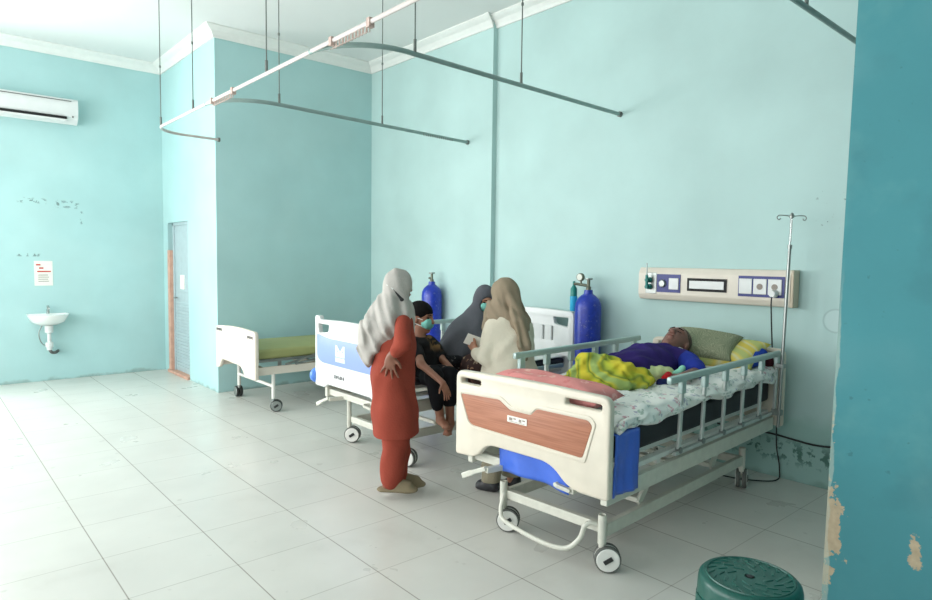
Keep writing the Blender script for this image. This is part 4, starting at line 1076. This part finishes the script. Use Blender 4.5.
# ---- boy sitting on the side of the blue striped bed
D = 4.93
P = lambda x, y, a=0: at(x, y, D+a)
b0 = P(425, 376, .02); bo = thing('person', 'boy in a black printed t-shirt and teal face mask sitting on the bed edge barefoot', 'person', (b0[0], b0[1], .655))
fb_ = nz(.88*RH-.42*FH-ZZ*.10); B = Body()
hc, hf, hu, hl_ = head(B, P(421.5, 317.5), fb_, ZZ+.06*RH, 1.02)
B.seg(P(419, 328), P(420, 342), .047, .052); B.seg(P(422, 348), P(424, 372), .078, .085, flat=FH-RH*.3, fac=1.2)
B.seg(P(415, 344, -.10), P(421, 364, -.30), .036, .030); B.seg(P(421, 364, -.30), P(443, 383, -.43), .029, .021)
hand(B, P(443, 383, -.43), RH*.35-ZZ*.8-FH*.2, RH*.5-FH*.6+ZZ*.3, 1, .80, .2, .5)
B.seg(P(436, 345, .05), P(441, 358, -.02), .034, .029); B.seg(P(441, 358, -.02), P(453, 370, -.15), .028, .02)
hand(B, P(453, 370, -.15), RH*.7-ZZ*.5-FH*.5, ZZ+RH*.4, 1, .80, .2, .4)
for h_, kn, an, to in (((424, 373, -.02), (434, 374, -.27), (440.5, 420, -.21), (447, 427, -.32)), ((430, 372, .04), (449, 374, -.20), (450, 423, -.15), (447.5, 433, -.27))):
    B.seg(P(*h_), P(*kn), .07, .052); B.seg(P(*kn), P(*an), .048, .030)
    B.seg(P(*an), P(*to), .031, .022, .02); m = (P(*an)+P(*to))/2; B.seg(P(*an)-ZZ*.012+FH*.02, P(*to), .026, .024, .02, ZZ, .7)
    for i in range(5): B.seg(P(*to)+RH*(i-2)*.012, P(*to)+RH*(i-2)*.014-FH*.025*(1-.1*i)-ZZ*.006, .009, .007, .004)
B.build('body', M_skin_boy, bo, .0062); face_parts(bo, hc, hf, hu, hl_)
B = Body(); B.ell(hc+hu*.036-hf*.018, (.106, .090, .094), (hf, hl_, hu), .02); B.ell(hc-hf*.045-hu*.01, (.070, .084, .080), (hf, hl_, hu), .03)
B.ell(hc+hf*.085-hu*.03, (.075, .12, .060), (hf, hl_, hu), .015, -1)
for q in (-1, 1): B.ell(hc+hl_*q*.082-hu*.028+hf*.006, (.032, .03, .045), (hf, hl_, hu), .01, -1)
B.cut(hc-hu*.075, -hu+hf*.2); B.build('hair', M_hair, bo, .005)
B = Body(); B.ell(hc+hf*.068-hu*.040, (.034, .060, .048), (hf, hl_, hu), .01); B.ell(hc+hf*.02-hu*.045, (.060, .070, .040), (hf, hl_, hu), .02); B.cut(hc+hf*.035, -hf); B.cut(hc+hu*.002, hu-hf*.25)
mk = B.build('face_mask', M_mask, bo, .0045)
for q in (-1, 1): B = Body().seg(hc+hf*.045+hl_*q*.062-hu*.01, hc-hf*.012+hl_*q*.083+hu*.006, .003, .003, .003).seg(hc+hf*.045+hl_*q*.064-hu*.06, hc-hf*.012+hl_*q*.083-hu*.04, .003, .003, .003); B.build('mask_loop', M_maskstrap, mk, .0028, 0) if False else B.build('mask_loop', M_maskstrap, bo, .0028, 0)
B = Body(); B.chain([(P(422, 347), .088), (P(424, 362), .100), (P(425, 377), .104)], .03, FH-RH*.3, 1.2)
B.seg(P(419, 343, -.02), P(428, 343, .04), .068, .062, .03)
B.seg(P(414, 344, -.09), P(418, 357, -.215), .050, .052, .03); B.seg(P(434, 345, .05), P(440, 356, .0), .048, .048, .03)
B.ell(P(422, 335), (.052, .052, .035), None, .01, -1); B.disp = folds(.004, [((40, 30, 20), 1), ((-30, 20, 50), .7)]); B.cut(P(425, 382), -ZZ); B.build('t_shirt', M_tee, bo, .007)
B = Body()
for h_, kn, an in (((424, 375, .0), (434, 375, -.27), (437, 404, -.235)), ((430, 374, .05), (449, 375, -.20), (449.5, 401, -.175))): B.seg(P(*h_), P(*kn), .086, .064, .03); B.seg(P(*kn), P(*an), .062, .050, .02); B.cuts = []
B.disp = folds(.004, [((30, 40, 30), 1)]); B.build('trousers', M_blacktr, bo, .007)

# ---- woman in the dark grey cape sitting further along the same bed
D = 5.17
P = lambda x, y, a=0: at(x, y, D+a)
b0 = P(466, 362, .02); wb = thing('person', 'seated person in a dark grey cape and teal face mask leaning forward', 'person', (b0[0], b0[1], .655))
fw_ = nz(.30*RH-.78*FH-ZZ*.38); hu0 = ZZ*.9+fw_*.35; B = Body()
hc, hf, hu, hl_ = head(B, P(484.5, 299), fw_, hu0, .90)
B.seg(P(484, 309), P(478, 322), .05, .055); B.seg(P(476, 326), P(464, 356), .10, .13, flat=RH+FH, fac=1.2)
B.seg(P(480, 328, -.05), P(478, 350, -.18), .042, .035); B.seg(P(478, 350, -.18), P(486, 352, -.32), .033, .025); hand(B, P(486, 352, -.32), RH*.6-FH*.6-ZZ*.2, ZZ, 1, .9, .15, .5)
for q in (0, .17): B.seg(P(464, 362, q), P(478, 366, q-.34), .085, .062); B.seg(P(478, 366, q-.34), P(481, 415, q-.33), .058, .035); B.seg(P(481, 418, q-.33), P(487, 422, q-.42), .032, .026)
B.build('body', M_skin_c, wb, .0066); face_parts(wb, hc, hf, hu, hl_, .90)
B = Body(); B.ell(hc+hu*.010-hf*.012, (.100, .088, .108), (hf, hl_, hu), .02); B.seg(hc-hu*.06-hf*.02, P(478, 322, .0), .085, .12, .05)
B.chain([(P(479, 322), .125), (P(469, 338), .165), (P(463, 352), .180), (P(463, 366), .172)], .05, RH+FH, 1.12)
B.seg(P(480, 326, -.06), P(481, 348, -.20), .08, .075, .05)
B.ell(hc+hf*.085-hu*.025, (.07, .054, .078), (hf, hl_, hu), .015, -1); B.cut(P(463, 362), -ZZ)
B.disp = folds(.006, [((24, 30, 8), 1), ((-30, 20, 16), .7)]); B.build('cape', M_dkgrey, wb, .008)
B = Body(); B.ell(hc+hf*.064-hu*.040, (.036, .056, .048), (hf, hl_, hu), .01); B.cut(hc+hf*.035, -hf); B.build('face_mask', M_mask, wb, .0045)
B = Body()
for q in (0, .17): B.seg(P(464, 362, q), P(478, 367, q-.34), .10, .080, .04); B.seg(P(478, 367, q-.34), P(480, 405, q-.33), .078, .085, .03)
B.cut(P(480, 408), -ZZ); B.disp = folds(.005, [((30, 20, 14), 1)]); B.build('skirt', M_floral, wb, .009)

# ---- woman in the cream jacket standing between the beds, seen from behind
D = 4.27
P = lambda x, y, a=0: at(x, y, D+a)
b0 = P(498, 486); wc = thing('person', 'person in a cream jacket and tan headscarf standing between the beds holding papers', 'person', (b0[0], b0[1], 0))
fc = nz(-.62*RH+.74*FH-ZZ*.2); B = Body()
hc, hf, hu, hl_ = head(B, P(504, 295), fc, ZZ+fc*.12, .88)
B.seg(P(505, 305), P(507, 320), .05, .056); B.seg(P(507, 326), P(509, 395), .11, .12, flat=RH, fac=1.2)
B.seg(P(493, 327, -.03), P(485, 360, -.06), .045, .036); B.seg(P(485, 360, -.06), P(476, 350, .10), .034, .024); hand(B, P(476.5, 350, .10), -RH*.45+FH*.6+ZZ*.35, -RH*.6-ZZ*.1-FH*.4, 1, .92, .12, .6)
B.seg(P(525, 329, .06), P(522, 358, .18), .045, .036); B.seg(P(522, 358, .18), P(500, 352, .30), .034, .024); hand(B, P(500, 352, .30), -RH*.7+FH*.4, ZZ, 1, .92, .12, .5)
for q, x in ((-.0, 491), (.12, 512)): B.seg(P((x+508)/2, 395, q), P(x, 440, q), .08, .05); B.seg(P(x, 440, q), P(x, 480, q), .05, .034); B.seg(P(x, 484, q), P(x-8, 485, q+.04), .026, .022)
B.build('body', M_skin_c, wc, .0066); face_parts(wc, hc, hf, hu, hl_, .88)
B = Body(); B.chain([(P(507, 326), .125), (P(508, 345), .145), (P(509, 375), .158), (P(508, 425), .165)], .04, RH, 1.12)
B.seg(P(494, 327, -.03), P(485.5, 358, -.07), .066, .056, .03); B.seg(P(485.5, 358, -.07), P(476.5, 353, .06), .054, .038, .02); B.seg(P(524, 329, .06), P(523, 358, .17), .066, .056, .03); B.seg(P(523, 358, .17), P(504, 354, .28), .05, .038, .02)
B.cut(P(508, 428), -ZZ); B.disp = folds(.005, [((30, 24, 14), 1), ((-24, 34, 30), .7)]); B.build('jacket', M_jacket, wc, .008)
B = Body()
for q, x in ((.0, 491), (.12, 512)): B.seg(P((x+508)/2, 405, q), P(x, 478, q), .10, .066, .03)
B.cut(P(500, 481), -ZZ); B.disp = folds(.004, [((24, 24, 40), 1)]); B.build('trousers', M_khaki, wc, .009)
B = Body(); B.ell(hc+hu*.008-hf*.012, (.104, .091, .110), (hf, hl_, hu), .02); B.seg(hc-hu*.06-hf*.01, P(505, 315), .080, .085, .04)
B.seg(P(505, 316), P(507, 324, .02), .118, .140, .05, RH, 1.12); B.seg(P(493, 310, .04), P(485, 328, .08), .05, .02, .05)
B.chain([(P(513, 300, -.07), .05), (P(519, 322, -.12), .048), (P(524, 345, -.13), .036), (P(525, 356, -.13), .026)], .02); B.chain([(P(508, 296, -.09), .02), (P(515, 322, -.16), .022), (P(521, 346, -.165), .016)], .01)
B.ell(hc+hf*.085-hu*.03, (.07, .054, .08), (hf, hl_, hu), .015, -1); B.disp = folds_fade(.0052, [(tuple(80*RH+34*ZZ), 1), (tuple(50*RH+30*FH+40*ZZ), .8), (tuple(110*RH-20*FH+30*ZZ), .5)], hc[2]+.05); B.build('headscarf', M_tan, wc, .0062)
for q, x in ((.0, 491), (.12, 512)):
    B = Body(); B.seg(P(x+3, 485, q), P(x-9, 486, q+.06), .046, .046, .02, ZZ, 1.0); B.seg(P(x+3, 479, q), P(x-2, 483, q+.02), .04, .04, .02); B.cut((0, 0, .004), -ZZ); s_ = B.build('shoe', M_shoe, wc, .007)
o = obj('papers', bx(-.055, .055, -.002, .002, -.04, .045), M_paper); c = P(473, 341, .12); o.location = c; o.rotation_euler = (.5, .35, -.55)
tag(o, 'folded white papers held by the person in the cream jacket', 'papers')
D = 5.0
P = lambda x, y, a=0: at(x, y, D+a)
B = Body(); B.seg(P(447, 361, .05), P(458, 361, .0), .062, .06, .03); B.seg(P(444, 363, .05), P(450, 364, -.05), .05, .05, .03); B.disp = folds(.004, [((40, 40, 30), 1)])
bg = B.build('bag', M_bag, None, .007); c = P(450, 362, .03); bg.data.transform(Matrix.Translation((-c[0], -c[1], -c[2]))); bg.location = c
tag(bg, 'black patterned cloth bag on the mattress between the boy and the person in grey', 'bag')

# ---- patient lying on the nearest bed
pa = thing('person', 'patient in a purple and blue shirt lying on the nearest bed, head on the pillows', 'person', b1(1.3, .05, .80))
g = lambda u, v, z: np.array(b1(u, v, z))
fp = nz(-U1*.42-V1*.12+ZZ*.86); hup = nz(U1*.85+ZZ*.42+V1*.0); B = Body()
hc, hf, hu, hl_ = head(B, g(1.665, .05, .992), fp, hup, 1.12)
B.seg(g(1.60, .05, .96), g(1.50, .05, .92), .055, .065); B.seg(g(1.42, .05, .89), g(1.10, .05, .865), .10, .10, flat=V1, fac=1.4)
B.seg(g(1.46, -.14, .895), g(1.34, -.27, .865), .045, .038); B.seg(g(1.34, -.27, .865), g(1.14, -.28, .865), .036, .026); hand(B, g(1.15, -.28, .865), -U1+V1*.25, ZZ, 1, .95, .15, .4)
B.seg(g(1.46, .24, .895), g(1.24, .33, .86), .045, .036); B.seg(g(1.24, .33, .86), g(1.05, .22, .90), .034, .026); hand(B, g(1.06, .22, .90), -U1-V1*.3, ZZ, -1, .95, .15, .4)
for q in (-.04, .14): B.seg(g(1.08, q, .835), g(.75, q, .80), .07, .04); B.seg(g(.75, q, .80), g(.42, q, .775), .035, .025)
B.build('body', M_skin_p, pa, .0066); face_parts(pa, hc, hf, hu, hl_, 1.12, closed=True)
B = Body(); B.ell(hc+hu*.043-hf*.022, (.106, .087, .085), (hf, hl_, hu), .02); B.ell(hc+hf*.095-hu*.02, (.088, .12, .090), (hf, hl_, hu), .015, -1)
for q in (-1, 1): B.ell(hc+hl_*q*.082-hu*.02, (.032, .03, .045), (hf, hl_, hu), .01, -1)
B.cut(hc-hu*.03, -hu); B.build('hair', M_shorthair, pa, .005)
B = Body(); B.chain([(g(1.44, .05, .892), .112), (g(1.28, .05, .885), .120), (g(1.08, .05, .87), .112)], .04, V1, 1.42); B.seg(g(1.47, -.10, .90), g(1.47, .20, .90), .078, .078, .03)
B.seg(g(1.45, .24, .895), g(1.30, .31, .865), .062, .054, .03); B.ell(g(1.56, .05, .965), (.06, .06, .04), None, .01, -1)
B.disp = folds(.005, [((30, 50, 20), 1), ((50, -24, 20), .7)]); B.build('shirt', M_purple, pa, .007)
B = Body(); B.seg(g(1.465, -.13, .898), g(1.345, -.255, .875), .074, .062, .02); B.disp = folds(.003, [((40, 50, 20), 1)]); B.build('shirt_sleeve', M_bsleeve, pa, .006)
B = Body().seg(g(1.50, -.06, .978), g(1.49, -.10, .970), .007, .006, .005); B.build('shirt_badge', M_paper, pa, .004, 0)

# ================================================================== LIGHT: daylight through the windows
def area(name, loc, rot, sx, sy, power, col=(1, 1, 1)):
    l = bpy.data.lights.new(name, 'AREA'); l.shape = 'RECTANGLE'; l.size = sx; l.size_y = sy; l.energy = power; l.color = col
    o = bpy.data.objects.new(name, l); COL.objects.link(o); o.location = loc; o.rotation_euler = rot; return o
DAY = (1.0, 0.975, 0.965)
for i, (a, b, w) in enumerate(((-1.0, 1.6, 60), (2.2, 4.8, 130), (5.4, 8.0, 190))):
    area('daylight', (XW-.22, (a+b)/2, 2.0), (0, -PI/2, 0), 2.2, b-a, w, DAY)
area('daylight', (-1.82, YB+.22, 2.0), (-PI/2, 0, 0), 1.35, 2.2, 110, DAY)
area('daylight', (-0.4, YB+.22, 2.0), (-PI/2, 0, 0), 1.2, 2.2, 130, DAY)
w = bpy.data.worlds.new('world'); sc.world = w; w.use_nodes = True
w.node_tree.nodes['Background'].inputs[0].default_value = (0.8, 0.9, 1.0, 1); w.node_tree.nodes['Background'].inputs[1].default_value = 1.0
vs = sc.view_settings; vs.view_transform = 'Standard'; vs.look = 'None'; vs.gamma = 1; vs.exposure = 0.1; vs.use_curve_mapping = False
